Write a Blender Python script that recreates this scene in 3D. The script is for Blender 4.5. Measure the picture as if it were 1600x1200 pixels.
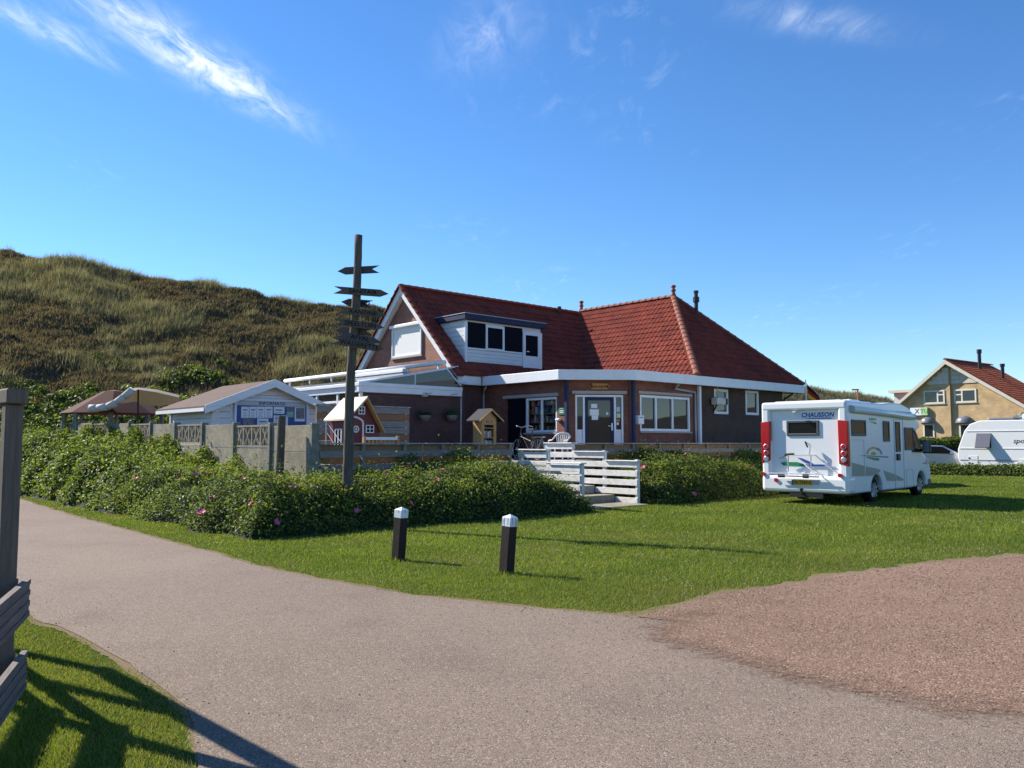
import bpy, math, random
import numpy as np
from mathutils import Vector, Matrix
random.seed(7); RNG = np.random.default_rng(11)
for o in list(bpy.data.objects): bpy.data.objects.remove(o)
SC = bpy.context.scene; COL = SC.collection
R = math.radians
# ---------------------------------------------------------------- camera
F_PX, CAM_H, PITCH = 1294.0, 1.6, R(4.066)
cam = bpy.data.cameras.new('camera'); cam.sensor_width = 36; cam.lens = 36 * F_PX / 1600
cam.clip_start = 0.1; cam.clip_end = 3000
cam_o = bpy.data.objects.new('camera', cam); COL.objects.link(cam_o)
cam_o.location = (0, 0, CAM_H); cam_o.rotation_euler = (R(90) + PITCH, 0, 0)
SC.camera = cam_o
# ---------------------------------------------------------------- sun + sky
SUN_AZ = math.atan2(-.87, .49)          # clockwise from +Y: front left
SUN_EL = R(36)
sun = bpy.data.lights.new('sun', 'SUN'); sun.energy = 4.9; sun.angle = R(.53); sun.color = (1, .93, .82)
sun_o = bpy.data.objects.new('sun', sun); COL.objects.link(sun_o)
sd = Vector((math.sin(SUN_AZ) * math.cos(SUN_EL), math.cos(SUN_AZ) * math.cos(SUN_EL), math.sin(SUN_EL)))
sun_o.rotation_euler = (-sd).to_track_quat('-Z', 'Y').to_euler()
W = bpy.data.worlds.new('World'); SC.world = W; W.use_nodes = True
nt = W.node_tree; nt.nodes.clear()
def wn(t, **k):
    n = nt.nodes.new(t)
    for a, b in k.items(): setattr(n, a, b)
    return n
out = wn('ShaderNodeOutputWorld'); bg = wn('ShaderNodeBackground'); bg.inputs[1].default_value = .088
sky = wn('ShaderNodeTexSky', sky_type='NISHITA', sun_disc=False)
sky.sun_elevation = SUN_EL; sky.sun_rotation = SUN_AZ; sky.air_density = 1.0; sky.dust_density = .0; sky.ozone_density = 6.0
# thin cirrus on a high flat layer (direction projected on a plane overhead)
tc = wn('ShaderNodeTexCoord'); sep = wn('ShaderNodeSeparateXYZ'); nt.links.new(tc.outputs['Generated'], sep.inputs[0])
def wm(op, a, b=None, c=None):
    n = wn('ShaderNodeMath', operation=op)
    for i, v in enumerate((a, b, c)):
        if v is None: continue
        if isinstance(v, (int, float)): n.inputs[i].default_value = v
        else: nt.links.new(v, n.inputs[i])
    return n.outputs[0]
zc = wm('MAXIMUM', sep.outputs[2], .06)
px_, py_ = wm('DIVIDE', sep.outputs[0], zc), wm('DIVIDE', sep.outputs[1], zc)
cmb = wn('ShaderNodeCombineXYZ'); nt.links.new(px_, cmb.inputs[0]); nt.links.new(py_, cmb.inputs[1])
def wmap(rot, sx, sy, off=(0, 0)):
    m = wn('ShaderNodeMapping'); nt.links.new(cmb.outputs[0], m.inputs[0])
    m.inputs['Rotation'].default_value = (0, 0, R(rot)); m.inputs['Scale'].default_value = (sx, sy, 1); m.inputs['Location'].default_value = (off[0], off[1], 0)
    return m.outputs[0]
def wnoise(vec, scale, det, rough, dist):
    n = wn('ShaderNodeTexNoise'); nt.links.new(vec, n.inputs['Vector'])
    for k, v in (('Scale', scale), ('Detail', det), ('Roughness', rough), ('Distortion', dist)): n.inputs[k].default_value = v
    return n.outputs[0]
def wstep(v, a, b):
    n = wn('ShaderNodeMapRange', interpolation_type='SMOOTHSTEP'); nt.links.new(v, n.inputs[0])
    n.inputs[1].default_value = a; n.inputs[2].default_value = b
    return n.outputs[0]
fine = wnoise(wmap(20, 5.5, 2.2), 2.2, 9, .62, .5)
broad = wnoise(wmap(20, 1.1, .55, (2.3, .4)), 1.0, 3, .5, .2)
field = wm('MULTIPLY', wstep(fine, .5, .8), wstep(broad, .53, .68))
# the long wisp: an elongated patch of the same cirrus
def patch(cx, cy, ang, la, lb):
    c, s = math.cos(ang), math.sin(ang)
    dx, dy = wm('SUBTRACT', px_, cx), wm('SUBTRACT', py_, cy)
    p = wm('ADD', wm('MULTIPLY', dx, c / la), wm('MULTIPLY', dy, s / la))
    q = wm('ADD', wm('MULTIPLY', dx, -s / lb), wm('MULTIPLY', dy, c / lb))
    return wm('EXPONENT', wm('MULTIPLY', wm('ADD', wm('MULTIPLY', p, p), wm('MULTIPLY', q, q)), -1.0))
wisp = wm('ADD', patch(-.83, 2.1, math.atan2(.71, .25), .36, .085), wm('MULTIPLY', patch(-1.12, 1.95, 1.2, .16, .06), .5))
wisp = wm('ADD', wisp, wm('MULTIPLY', patch(-.06, 1.98, 1.9, .17, .09), .26))
wisp = wm('ADD', wisp, wm('MULTIPLY', patch(.72, 1.9, .35, .2, .06), .24))
wfine = wstep(wnoise(wmap(-19, 7, 2.6), 2.0, 10, .66, .7), .26, .92)
dens = wm('MINIMUM', wm('ADD', wm('MULTIPLY', wisp, wm('MULTIPLY', wfine, 1.45)), wm('MULTIPLY', field, .14)), .9)
mix = wn('ShaderNodeMix', data_type='RGBA'); nt.links.new(dens, mix.inputs[0])
hsv = wn('ShaderNodeHueSaturation'); hsv.inputs['Hue'].default_value = .503; hsv.inputs['Saturation'].default_value = 1.14; hsv.inputs['Value'].default_value = 1.12; nt.links.new(sky.outputs[0], hsv.inputs['Color']); nt.links.new(hsv.outputs[0], mix.inputs[6]); mix.inputs[7].default_value = (8.3, 8.5, 8.8, 1)
nt.links.new(mix.outputs[2], bg.inputs[0]); nt.links.new(bg.outputs[0], out.inputs[0])
SC.view_settings.view_transform = 'Standard'; SC.view_settings.look = 'None'
SC.view_settings.exposure = .96; SC.view_settings.gamma = 1; SC.view_settings.use_curve_mapping = False
SC.render.engine = 'CYCLES'
# ---------------------------------------------------------------- helpers
def ray(px, py):
    d = Vector((px - 800, F_PX, -(py - 600)))
    c, s = math.cos(PITCH), math.sin(PITCH)
    return Vector((d.x, d.y * c - d.z * s, d.y * s + d.z * c))
CAMP = Vector((0, 0, CAM_H))
def gpx(px, py, z=0.0):
    d = ray(px, py); t = (z - CAM_H) / d.z
    return CAMP + d * t
def atY(px, py, y):
    d = ray(px, py); return CAMP + d * (y / d.y)
def rotz(a): return Matrix.Rotation(a, 4, 'Z')
def trs(x, y, z=0, a=0): return Matrix.Translation((x, y, z)) @ rotz(a)
def wpx(MW, px, py):
    """pixel -> (x, z) on the y = 0 plane of a frame"""
    inv = MW.inverted(); o = inv @ CAMP; d = inv.to_3x3() @ ray(px, py)
    t = -o.y / d.y; p = o + d * t
    return p.x, p.z
def wrect(MW, x0, y0, x1, y1):
    xm, ym = (x0 + x1) / 2, (y0 + y1) / 2
    return wpx(MW, x0, ym)[0], wpx(MW, x1, ym)[0], wpx(MW, xm, y1)[1], wpx(MW, xm, y0)[1]
def wall_frame(p0, p1, z=0):
    """x runs from p0 to p1 (left to right seen from outside), y into the wall, z up"""
    return Matrix.Translation((p0[0], p0[1], z)) @ rotz(math.atan2(p1[1] - p0[1], p1[0] - p0[0]))
class MB:
    def __init__(s): s.v = []; s.f = []; s.m = []; s.k = 0
    def mat(s, k): s.k = k; return s
    def add(s, vs, fs):
        n = len(s.v); s.v += [tuple(v) for v in vs]
        for f in fs: s.f.append(tuple(i + n for i in f)); s.m.append(s.k)
        return s
    def box(s, x0, x1, y0, y1, z0, z1, M=None):
        vs = [Vector((x, y, z)) for z in (z0, z1) for y in (y0, y1) for x in (x0, x1)]
        if M is not None: vs = [M @ v for v in vs]
        return s.add(vs, [(0, 2, 3, 1), (4, 5, 7, 6), (0, 1, 5, 4), (2, 6, 7, 3), (0, 4, 6, 2), (1, 3, 7, 5)])
    def prism(s, poly, axis, t0, t1, M=None):
        """poly in the two other axes, extruded along axis; poly counter-clockwise"""
        n = len(poly)
        def pt(p, t):
            v = {'x': (t, p[0], p[1]), 'y': (p[0], t, p[1]), 'z': (p[0], p[1], t)}[axis]
            v = Vector(v); return M @ v if M is not None else v
        vs = [pt(p, t0) for p in poly] + [pt(p, t1) for p in poly]
        fs = [tuple(range(n))[::-1], tuple(range(n, 2 * n))] + [(i, (i + 1) % n, (i + 1) % n + n, i + n) for i in range(n)]
        return s.add(vs, fs)
    def tube(s, p0, p1, r0, r1=None, n=8, cap=True):
        p0, p1 = Vector(p0), Vector(p1); r1 = r0 if r1 is None else r1
        d = (p1 - p0).normalized(); a = d.orthogonal().normalized(); b = d.cross(a)
        vs = []
        for p, r in ((p0, r0), (p1, r1)):
            vs += [p + (a * math.cos(2 * math.pi * i / n) + b * math.sin(2 * math.pi * i / n)) * r for i in range(n)]
        fs = [(i, (i + 1) % n, (i + 1) % n + n, i + n) for i in range(n)]
        if cap: fs += [tuple(range(n))[::-1], tuple(range(n, 2 * n))]
        return s.add(vs, fs)
    def path(s, pts, r, n=8):
        for a, b in zip(pts, pts[1:]): s.tube(a, b, r, r, n)
        return s
    def lathe(s, prof, n=16, c=(0, 0, 0), axis='z', cap=True):
        vs = []
        for r, z in prof:
            for i in range(n):
                x, y = r * math.cos(2 * math.pi * i / n), r * math.sin(2 * math.pi * i / n)
                v = {'z': (x, y, z), 'y': (x, z, -y), 'x': (z, x, y)}[axis]
                vs.append((v[0] + c[0], v[1] + c[1], v[2] + c[2]))
        fs = []
        for k in range(len(prof) - 1):
            fs += [(k * n + i, k * n + (i + 1) % n, (k + 1) * n + (i + 1) % n, (k + 1) * n + i) for i in range(n)]
        if cap: fs += [tuple(range(n))[::-1], tuple(range((len(prof) - 1) * n, len(prof) * n))]
        return s.add(vs, fs)
    def torus(s, c, r, t, axis='y', n=28, k=8):
        vs = []
        for i in range(n):
            A = 2 * math.pi * i / n
            for j in range(k):
                B = 2 * math.pi * j / k; q = r + t * math.cos(B); x, y, z = q * math.cos(A), q * math.sin(A), t * math.sin(B)
                v = {'z': (x, y, z), 'y': (x, z, -y), 'x': (z, x, y)}[axis]
                vs.append((v[0] + c[0], v[1] + c[1], v[2] + c[2]))
        return s.add(vs, [(i * k + j, ((i + 1) % n) * k + j, ((i + 1) % n) * k + (j + 1) % k, i * k + (j + 1) % k) for i in range(n) for j in range(k)])
    def build(s, name, mats, parent=None, M=None, smooth=False, bevel=0, seg=2):
        me = bpy.data.meshes.new(name); me.from_pydata(s.v, [], s.f)
        mats = mats if isinstance(mats, (list, tuple)) else [mats]
        for m in mats: me.materials.append(m)
        if len(mats) > 1: me.polygons.foreach_set('material_index', s.m)
        if smooth: me.polygons.foreach_set('use_smooth', [True] * len(s.f))
        me.validate(); me.update()
        return link(name, me, parent, M, bevel, seg)
def link(name, me, parent=None, M=None, bevel=0, seg=2):
    o = bpy.data.objects.new(name, me); COL.objects.link(o)
    if parent is not None: o.parent = parent
    if M is not None: o.matrix_local = M
    if bevel:
        b = o.modifiers.new('bevel', 'BEVEL'); b.width = bevel; b.segments = seg; b.limit_method = 'ANGLE'; b.angle_limit = R(35)
        if hasattr(b, 'harden_normals'): b.harden_normals = False
    return o
def empty(name, M): 
    o = bpy.data.objects.new(name, None); COL.objects.link(o); o.matrix_local = M; o.empty_display_size = .2
    return o
def tag(o, label, cat, group=None):
    o['label'] = label; o['category'] = cat
    if group: o['group'] = group
    return o
def kind(o, k): o['kind'] = k; return o
def thing(name, M, label, cat, group=None): return tag(empty(name, M), label, cat, group)
def fast_mesh(name, V, T, mats, midx=None, smooth=False, parent=None, M=None):
    """V (n,3) float, T (m,k) int"""
    me = bpy.data.meshes.new(name); V = np.asarray(V, np.float32); T = np.asarray(T, np.int32); k = T.shape[1]
    me.vertices.add(len(V)); me.vertices.foreach_set('co', V.ravel())
    me.loops.add(T.size); me.loops.foreach_set('vertex_index', T.ravel())
    me.polygons.add(len(T)); me.polygons.foreach_set('loop_start', np.arange(0, T.size, k, dtype=np.int32))
    for m in (mats if isinstance(mats, (list, tuple)) else [mats]): me.materials.append(m)
    if midx is not None: me.polygons.foreach_set('material_index', np.asarray(midx, np.int32))
    if smooth: me.polygons.foreach_set('use_smooth', np.ones(len(T), bool))
    me.update(calc_edges=True); me.validate()
    return link(name, me, parent, M)
# value noise
_PERM = RNG.random((256, 256))
def vnoise(x, y):
    x = np.asarray(x, float); y = np.asarray(y, float)
    xi, yi = np.floor(x).astype(int), np.floor(y).astype(int); fx, fy = x - xi, y - yi
    fx = fx * fx * (3 - 2 * fx); fy = fy * fy * (3 - 2 * fy)
    g = lambda i, j: _PERM[i & 255, j & 255]
    return (g(xi, yi) * (1 - fx) + g(xi + 1, yi) * fx) * (1 - fy) + (g(xi, yi + 1) * (1 - fx) + g(xi + 1, yi + 1) * fx) * fy
def fbm(x, y, o=4, p=.5):
    s, a, t = 0, 1, 0
    for i in range(o): s = s + a * vnoise(x * 2 ** i + 17 * i, y * 2 ** i + 31 * i); t += a; a *= p
    return s / t
# ---------------------------------------------------------------- materials
MATS = {}
def newmat(name):
    m = bpy.data.materials.new(name); m.use_nodes = True; t = m.node_tree
    return m, t, t.nodes['Principled BSDF']
def N(t, typ, **k):
    n = t.nodes.new(typ)
    for a, b in k.items():
        if a in n.inputs and not hasattr(n, a): n.inputs[a].default_value = b
        else: setattr(n, a, b)
    return n
def rgba(c): return (c[0], c[1], c[2], 1)
def mat(name, col, rough=.6, metal=0, col2=None, scale=6, stretch=(1, 1, 1), bump=0, bscale=None, detail=6, lo=.3, hi=.7, spec=None, coat=0, dirt=None):
    """principled with noise colour variation and noise bump in object space"""
    m, t, b = newmat(name); L = t.links.new
    b.inputs['Base Color'].default_value = rgba(col); b.inputs['Roughness'].default_value = rough; b.inputs['Metallic'].default_value = metal
    if spec is None and rough >= .6: spec = .2
    if spec is not None: b.inputs['Specular IOR Level'].default_value = spec
    if coat: b.inputs['Coat Weight'].default_value = coat; b.inputs['Coat Roughness'].default_value = .08
    tcn = N(t, 'ShaderNodeTexCoord'); mp = N(t, 'ShaderNodeMapping'); L(tcn.outputs['Object'], mp.inputs[0]); mp.inputs['Scale'].default_value = stretch
    if col2 is not None:
        nz = N(t, 'ShaderNodeTexNoise'); L(mp.outputs[0], nz.inputs['Vector']); nz.inputs['Scale'].default_value = scale; nz.inputs['Detail'].default_value = detail; nz.inputs['Roughness'].default_value = .62
        rp = N(t, 'ShaderNodeMapRange'); L(nz.outputs[0], rp.inputs[0]); rp.inputs[1].default_value = lo; rp.inputs[2].default_value = hi
        mx = N(t, 'ShaderNodeMix', data_type='RGBA'); L(rp.outputs[0], mx.inputs[0]); mx.inputs[6].default_value = rgba(col); mx.inputs[7].default_value = rgba(col2)
        last = mx.outputs[2]
        if dirt is not None:
            n2 = N(t, 'ShaderNodeTexNoise'); L(tcn.outputs['Object'], n2.inputs['Vector']); n2.inputs['Scale'].default_value = dirt[1]; n2.inputs['Detail'].default_value = 5
            r2 = N(t, 'ShaderNodeMapRange'); L(n2.outputs[0], r2.inputs[0]); r2.inputs[1].default_value = .45; r2.inputs[2].default_value = .75
            m2 = N(t, 'ShaderNodeMix', data_type='RGBA'); L(r2.outputs[0], m2.inputs[0]); L(last, m2.inputs[6]); m2.inputs[7].default_value = rgba(dirt[0]); last = m2.outputs[2]
        L(last, b.inputs['Base Color'])
    if bump:
        nb = N(t, 'ShaderNodeTexNoise'); L(mp.outputs[0], nb.inputs['Vector']); nb.inputs['Scale'].default_value = bscale or scale * 3; nb.inputs['Detail'].default_value = 5
        bp = N(t, 'ShaderNodeBump'); bp.inputs['Strength'].default_value = bump; bp.inputs['Distance'].default_value = .02
        L(nb.outputs[0], bp.inputs['Height']); L(bp.outputs[0], b.inputs['Normal'])
    return m
def brick(name, c1, c2, mortar, w=.215, h=.0625, rough=.85, blotch=None):
    m, t, b = newmat(name); L = t.links.new; b.inputs['Roughness'].default_value = rough
    tcn = N(t, 'ShaderNodeTexCoord'); s = N(t, 'ShaderNodeSeparateXYZ'); c = N(t, 'ShaderNodeCombineXYZ'); L(tcn.outputs['Object'], s.inputs[0]); L(s.outputs[0], c.inputs[0]); L(s.outputs[2], c.inputs[1])
    k = N(t, 'ShaderNodeTexBrick'); L(c.outputs[0], k.inputs['Vector'])
    for n_, v in (('Color1', rgba(c1)), ('Color2', rgba(c2)), ('Mortar', rgba(mortar)), ('Scale', 1.0), ('Mortar Size', .006), ('Mortar Smooth', .1), ('Bias', 0), ('Brick Width', w), ('Row Height', h)): k.inputs[n_].default_value = v
    nz = N(t, 'ShaderNodeTexNoise'); L(tcn.outputs['Object'], nz.inputs['Vector']); nz.inputs['Scale'].default_value = 1.6; nz.inputs['Detail'].default_value = 7
    mx = N(t, 'ShaderNodeMix', data_type='RGBA', blend_type='MULTIPLY'); mx.inputs[0].default_value = .6
    rp = N(t, 'ShaderNodeValToRGB'); rp.color_ramp.elements[0].color = (.55, .55, .55, 1); rp.color_ramp.elements[1].color = (1.25, 1.2, 1.15, 1); rp.color_ramp.elements[0].position = .3; rp.color_ramp.elements[1].position = .7
    L(nz.outputs[0], rp.inputs[0]); L(k.outputs[0], mx.inputs[6]); L(rp.outputs[0], mx.inputs[7]); L(mx.outputs[2], b.inputs['Base Color'])
    bp = N(t, 'ShaderNodeBump'); bp.inputs['Strength'].default_value = .5; bp.inputs['Distance'].default_value = .01; bp.invert = True
    L(k.outputs['Fac'], bp.inputs['Height']); L(bp.outputs[0], b.inputs['Normal'])
    return m
def glass(name, tint=(.015, .02, .025), ior=1.6, rough=.02):
    m, t, b = newmat(name); b.inputs['Base Color'].default_value = rgba(tint); b.inputs['Roughness'].default_value = rough; b.inputs['IOR'].default_value = ior
    return m
def clearglass(name, tint=(.9, .95, .95), f=1.5):
    m, t, b = newmat(name); L = t.links.new
    tr = N(t, 'ShaderNodeBsdfTransparent'); tr.inputs[0].default_value = rgba(tint); gl = N(t, 'ShaderNodeBsdfGlossy'); gl.inputs['Roughness'].default_value = .02
    fr = N(t, 'ShaderNodeFresnel'); fr.inputs[0].default_value = f; mx = N(t, 'ShaderNodeMixShader'); L(fr.outputs[0], mx.inputs[0]); L(tr.outputs[0], mx.inputs[1]); L(gl.outputs[0], mx.inputs[2])
    L(mx.outputs[0], t.nodes['Material Output'].inputs[0]); return m
def leafmat(name, col, trans=.3, rough=.55):
    m, t, b = newmat(name); L = t.links.new; b.inputs['Base Color'].default_value = rgba(col); b.inputs['Roughness'].default_value = rough; b.inputs['Specular IOR Level'].default_value = .15
    tr = N(t, 'ShaderNodeBsdfTranslucent'); tr.inputs[0].default_value = rgba((min(1, col[0] * 1.5), min(1, col[1] * 1.45), col[2] * .8)); mx = N(t, 'ShaderNodeMixShader'); mx.inputs[0].default_value = trans
    L(b.outputs[0], mx.inputs[1]); L(tr.outputs[0], mx.inputs[2]); L(mx.outputs[0], t.nodes['Material Output'].inputs[0]); return m
M_WHITE = mat('white_paint', (.78, .79, .80), .45, col2=(.70, .71, .72), scale=3)
M_WHITEB = mat('white_boards', (.74, .75, .76), .55, col2=(.64, .65, .66), scale=2, stretch=(1, 1, 6), bump=.08)
M_NAVY = mat('navy_paint', (.018, .024, .065), .6, col2=(.03, .04, .09), scale=4)
M_DARK = mat('dark_screen', (.006, .008, .014), .8, spec=.08)
M_BLACK = mat('black_plastic', (.012, .012, .013), .5)
M_RUBBER = mat('rubber', (.014, .014, .014), .8)
M_STEEL = mat('steel', (.55, .56, .58), .35, 1)
M_GREYPIPE = mat('grey_pipe', (.36, .37, .39), .5)
M_CREAM = mat('cream_paint', (.62, .58, .50), .6, col2=(.52, .48, .42), scale=3)
M_GLASS = glass('window_glass'); M_CLEAR = clearglass('clear_glass')
M_PAPER = mat('paper', (.75, .76, .78), .8)
M_INK = mat('ink', (.02, .02, .03), .7)
M_WOODW = mat('weathered_wood', (.30, .275, .25), .85, col2=(.17, .152, .135), scale=3, stretch=(1.2, 14, 14), bump=.35, bscale=5)
M_WOODP = mat('pale_weathered_wood', (.47, .44, .39), .85, col2=(.32, .295, .26), scale=3, stretch=(1.0, 14, 14), bump=.3, bscale=5, dirt=((.22, .2, .18), 6))
M_WOODD = mat('dark_post_wood', (.16, .135, .11), .9, col2=(.065, .055, .047), scale=4, stretch=(12, 12, .8), bump=.6, bscale=6)
M_WOODB = mat('brown_wood', (.30, .16, .075), .7, col2=(.20, .10, .045), scale=3, stretch=(12, 12, 1), bump=.2)
M_PINE = mat('pine_wood', (.50, .31, .13), .6, col2=(.38, .22, .09), scale=3, stretch=(10, 10, 1), bump=.15)
M_CONC = mat('rough_concrete', (.36, .315, .235), .95, col2=(.21, .185, .145), scale=14, bump=.6, bscale=60, dirt=((.17, .165, .12), 2.0))
M_CONCP = mat('concrete_posts', (.27, .26, .21), .95, col2=(.15, .15, .12), scale=8, bump=.5, bscale=40)
M_TILE = mat('red_clay_tile', (.255, .060, .039), .7, spec=.05, col2=(.175, .040, .029), scale=2.2, bump=.15, bscale=30, dirt=((.135, .037, .029), 1.1))
M_TILE2 = mat('orange_clay_tile', (.33, .095, .045), .6, col2=(.22, .06, .03), scale=2.2, bump=.15, bscale=30)
M_RIDGE = mat('ridge_tile', (.29, .105, .07), .7, col2=(.18, .065, .045), scale=3, bump=.2, bscale=30)
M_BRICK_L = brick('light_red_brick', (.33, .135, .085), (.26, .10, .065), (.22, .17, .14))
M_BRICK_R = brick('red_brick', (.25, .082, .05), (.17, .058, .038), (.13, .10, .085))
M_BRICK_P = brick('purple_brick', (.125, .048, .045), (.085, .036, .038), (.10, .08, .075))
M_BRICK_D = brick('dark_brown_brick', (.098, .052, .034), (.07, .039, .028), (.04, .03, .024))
M_BRICK_T = brick('tan_brick', (.58, .41, .22), (.50, .34, .18), (.42, .33, .21))
M_PAVE = mat('terrace_paving', (.25, .24, .22), .9, col2=(.18, .17, .16), scale=5)
M_LIT = mat('lintel_stone', (.42, .38, .34), .8, col2=(.34, .31, .28), scale=4)
# ================================================================ the setting
UANG = math.atan2(.673, .74)
SITE = trs(-1.85, 29.95, 0, UANG)                 # x along the ridge, y away from the camera, origin at the near gable corner
def S(a, c, z=0): return SITE @ Vector((a, c, z))
M_LAWN = mat('lawn_soil', (.055, .088, .014), .95, spec=.0, col2=(.042, .068, .012), scale=1.3, bump=.3, bscale=40, dirt=((.085, .09, .028), .6))
M_SOIL = mat('dry_soil', (.20, .15, .095), .95, spec=0, col2=(.19, .15, .10), scale=6, bump=.4, bscale=50)
def speckled(name, base, base2, dark, light, s1, bump):
    m, t, b = newmat(name); L = t.links.new; b.inputs['Roughness'].default_value = .93; b.inputs['Specular IOR Level'].default_value = .25
    tcn = N(t, 'ShaderNodeTexCoord')
    def nz(s, d=4):
        n = N(t, 'ShaderNodeTexNoise'); L(tcn.outputs['Object'], n.inputs['Vector']); n.inputs['Scale'].default_value = s; n.inputs['Detail'].default_value = d; return n.outputs[0]
    def rng(v, a, c):
        n = N(t, 'ShaderNodeMapRange'); L(v, n.inputs[0]); n.inputs[1].default_value = a; n.inputs[2].default_value = c; return n.outputs[0]
    def mx(f, a, c):
        n = N(t, 'ShaderNodeMix', data_type='RGBA'); L(f, n.inputs[0])
        for i, v in ((6, a), (7, c)):
            if isinstance(v, tuple): n.inputs[i].default_value = rgba(v)
            else: L(v, n.inputs[i])
        return n.outputs[2]
    vo = N(t, 'ShaderNodeTexVoronoi'); L(tcn.outputs['Object'], vo.inputs['Vector']); vo.inputs['Scale'].default_value = s1
    sp = N(t, 'ShaderNodeSeparateColor'); L(vo.outputs['Color'], sp.inputs[0])
    c = mx(rng(nz(.35, 5), .35, .65), base, base2)
    c = mx(rng(nz(1.1, 7), .52, .80), c, tuple(v * .80 for v in base)); c = mx(rng(nz(.22, 3), .5, .72), c, tuple(v * 1.16 for v in base2))
    c = mx(rng(sp.outputs[0], .72, .95), c, dark); c = mx(rng(sp.outputs[1], .80, 1.0), c, light)
    L(c, b.inputs['Base Color'])
    bp = N(t, 'ShaderNodeBump'); bp.inputs['Strength'].default_value = bump; bp.inputs['Distance'].default_value = .008; bp.invert = True
    L(vo.outputs['Distance'], bp.inputs['Height']); L(bp.outputs[0], b.inputs['Normal']); return m
M_ASPH = speckled('pale_asphalt', (.178, .134, .101), (.202, .153, .117), (.095, .072, .056), (.32, .255, .205), 105, .45)
M_GRAV = speckled('red_gravel', (.185, .112, .076), (.22, .137, .094), (.105, .063, .045), (.34, .245, .18), 62, .9)
def offset_line(l, d):
    o = []
    for i, p in enumerate(l):
        a, b = l[max(0, i - 1)], l[min(len(l) - 1, i + 1)]; tx, ty = b[0] - a[0], b[1] - a[1]; n = math.hypot(tx, ty); o.append((p[0] - ty / n * d, p[1] + tx / n * d))
    return o
def sheet(name, pts, z, m, jit=.05, step=.35):
    P = []
    for i, p in enumerate(pts):
        q = pts[(i + 1) % len(pts)]; d = math.hypot(q[0] - p[0], q[1] - p[1]); n = max(1, int(d / step)) if max(abs(p[0]), abs(q[0]), abs(p[1]), abs(q[1])) < 26 else 1
        for k in range(n):
            x, y = p[0] + (q[0] - p[0]) * k / n, p[1] + (q[1] - p[1]) * k / n
            if n > 1: x += (float(vnoise(x * 2.1 + 5, y * 2.1)) - .5) * 2 * jit + random.uniform(-jit, jit) * .4; y += (float(vnoise(x * 2.1, y * 2.1 + 50)) - .5) * 2 * jit + random.uniform(-jit, jit) * .4
            P.append(Vector((x, y, 0)))
    from mathutils.geometry import tessellate_polygon
    T = tessellate_polygon([P]); me = bpy.data.meshes.new(name); me.from_pydata([(p.x, p.y, 0) for p in P], [], [tuple(t) for t in T])
    me.materials.append(m); me.update()
    if sum(p.normal.z for p in me.polygons) < 0: me.flip_normals()
    o = link(name, me, None, Matrix.Translation((0, 0, z))); return kind(o, 'structure')
g = MB().add([(-1500, -300, 0), (1500, -300, 0), (1500, 2500, 0), (-1500, 2500, 0)], [(0, 1, 2, 3)]).build('ground', M_LAWN); kind(g, 'structure')
G2 = lambda l: [gpx(*p)[:2] for p in l]
FAR = G2([(0, 768), (30, 780), (120, 808), (250, 843), (400, 884), (520, 910), (640, 930), (760, 945), (900, 957), (1000, 966)])
PG = G2([(1000, 966), (1100, 1000), (1250, 1040), (1400, 1072), (1500, 1087), (1600, 1094)])
NEAR = G2([(0, 928), (40, 957), (100, 985), (200, 1040), (270, 1090), (298, 1130), (304, 1160), (310, 1200)])
GT = G2([(1000, 966), (1100, 935), (1220, 913), (1300, 903), (1390, 889), (1450, 882), (1600, 868)])
fx, fy = FAR[0]; nx, ny = NEAR[0]
path_poly = [(fx - 22, fy + 26)] + FAR + offset_line(PG, .9)[1:] + [(14, 4.9), (30, 4.6), (30, -14), (-1.2, -14)] + NEAR[::-1] + [(nx - 20, ny + 24)]
grav_poly = GT + [(30, 12.5), (30, 3.2), (14, 3.7)] + offset_line(PG, .55)[::-1][:-1]
soil_far = offset_line(FAR, .10)
sheet('soil_edge', soil_far + offset_line(FAR, -.2)[::-1], .004, M_SOIL, .06, .09)
sheet('soil_edge', offset_line(GT, .15) + offset_line(GT, -.3)[::-1], .0065, M_SOIL, .14, .12)
sheet('soil_edge', offset_line(NEAR, .2) + offset_line(NEAR, -.05)[::-1], .004, M_SOIL, .05, .08)
sheet('asphalt_path', path_poly, .009, M_ASPH, .045, .2)
sheet('gravel_yard', grav_poly, .014, M_GRAV, .06, .1)
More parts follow.
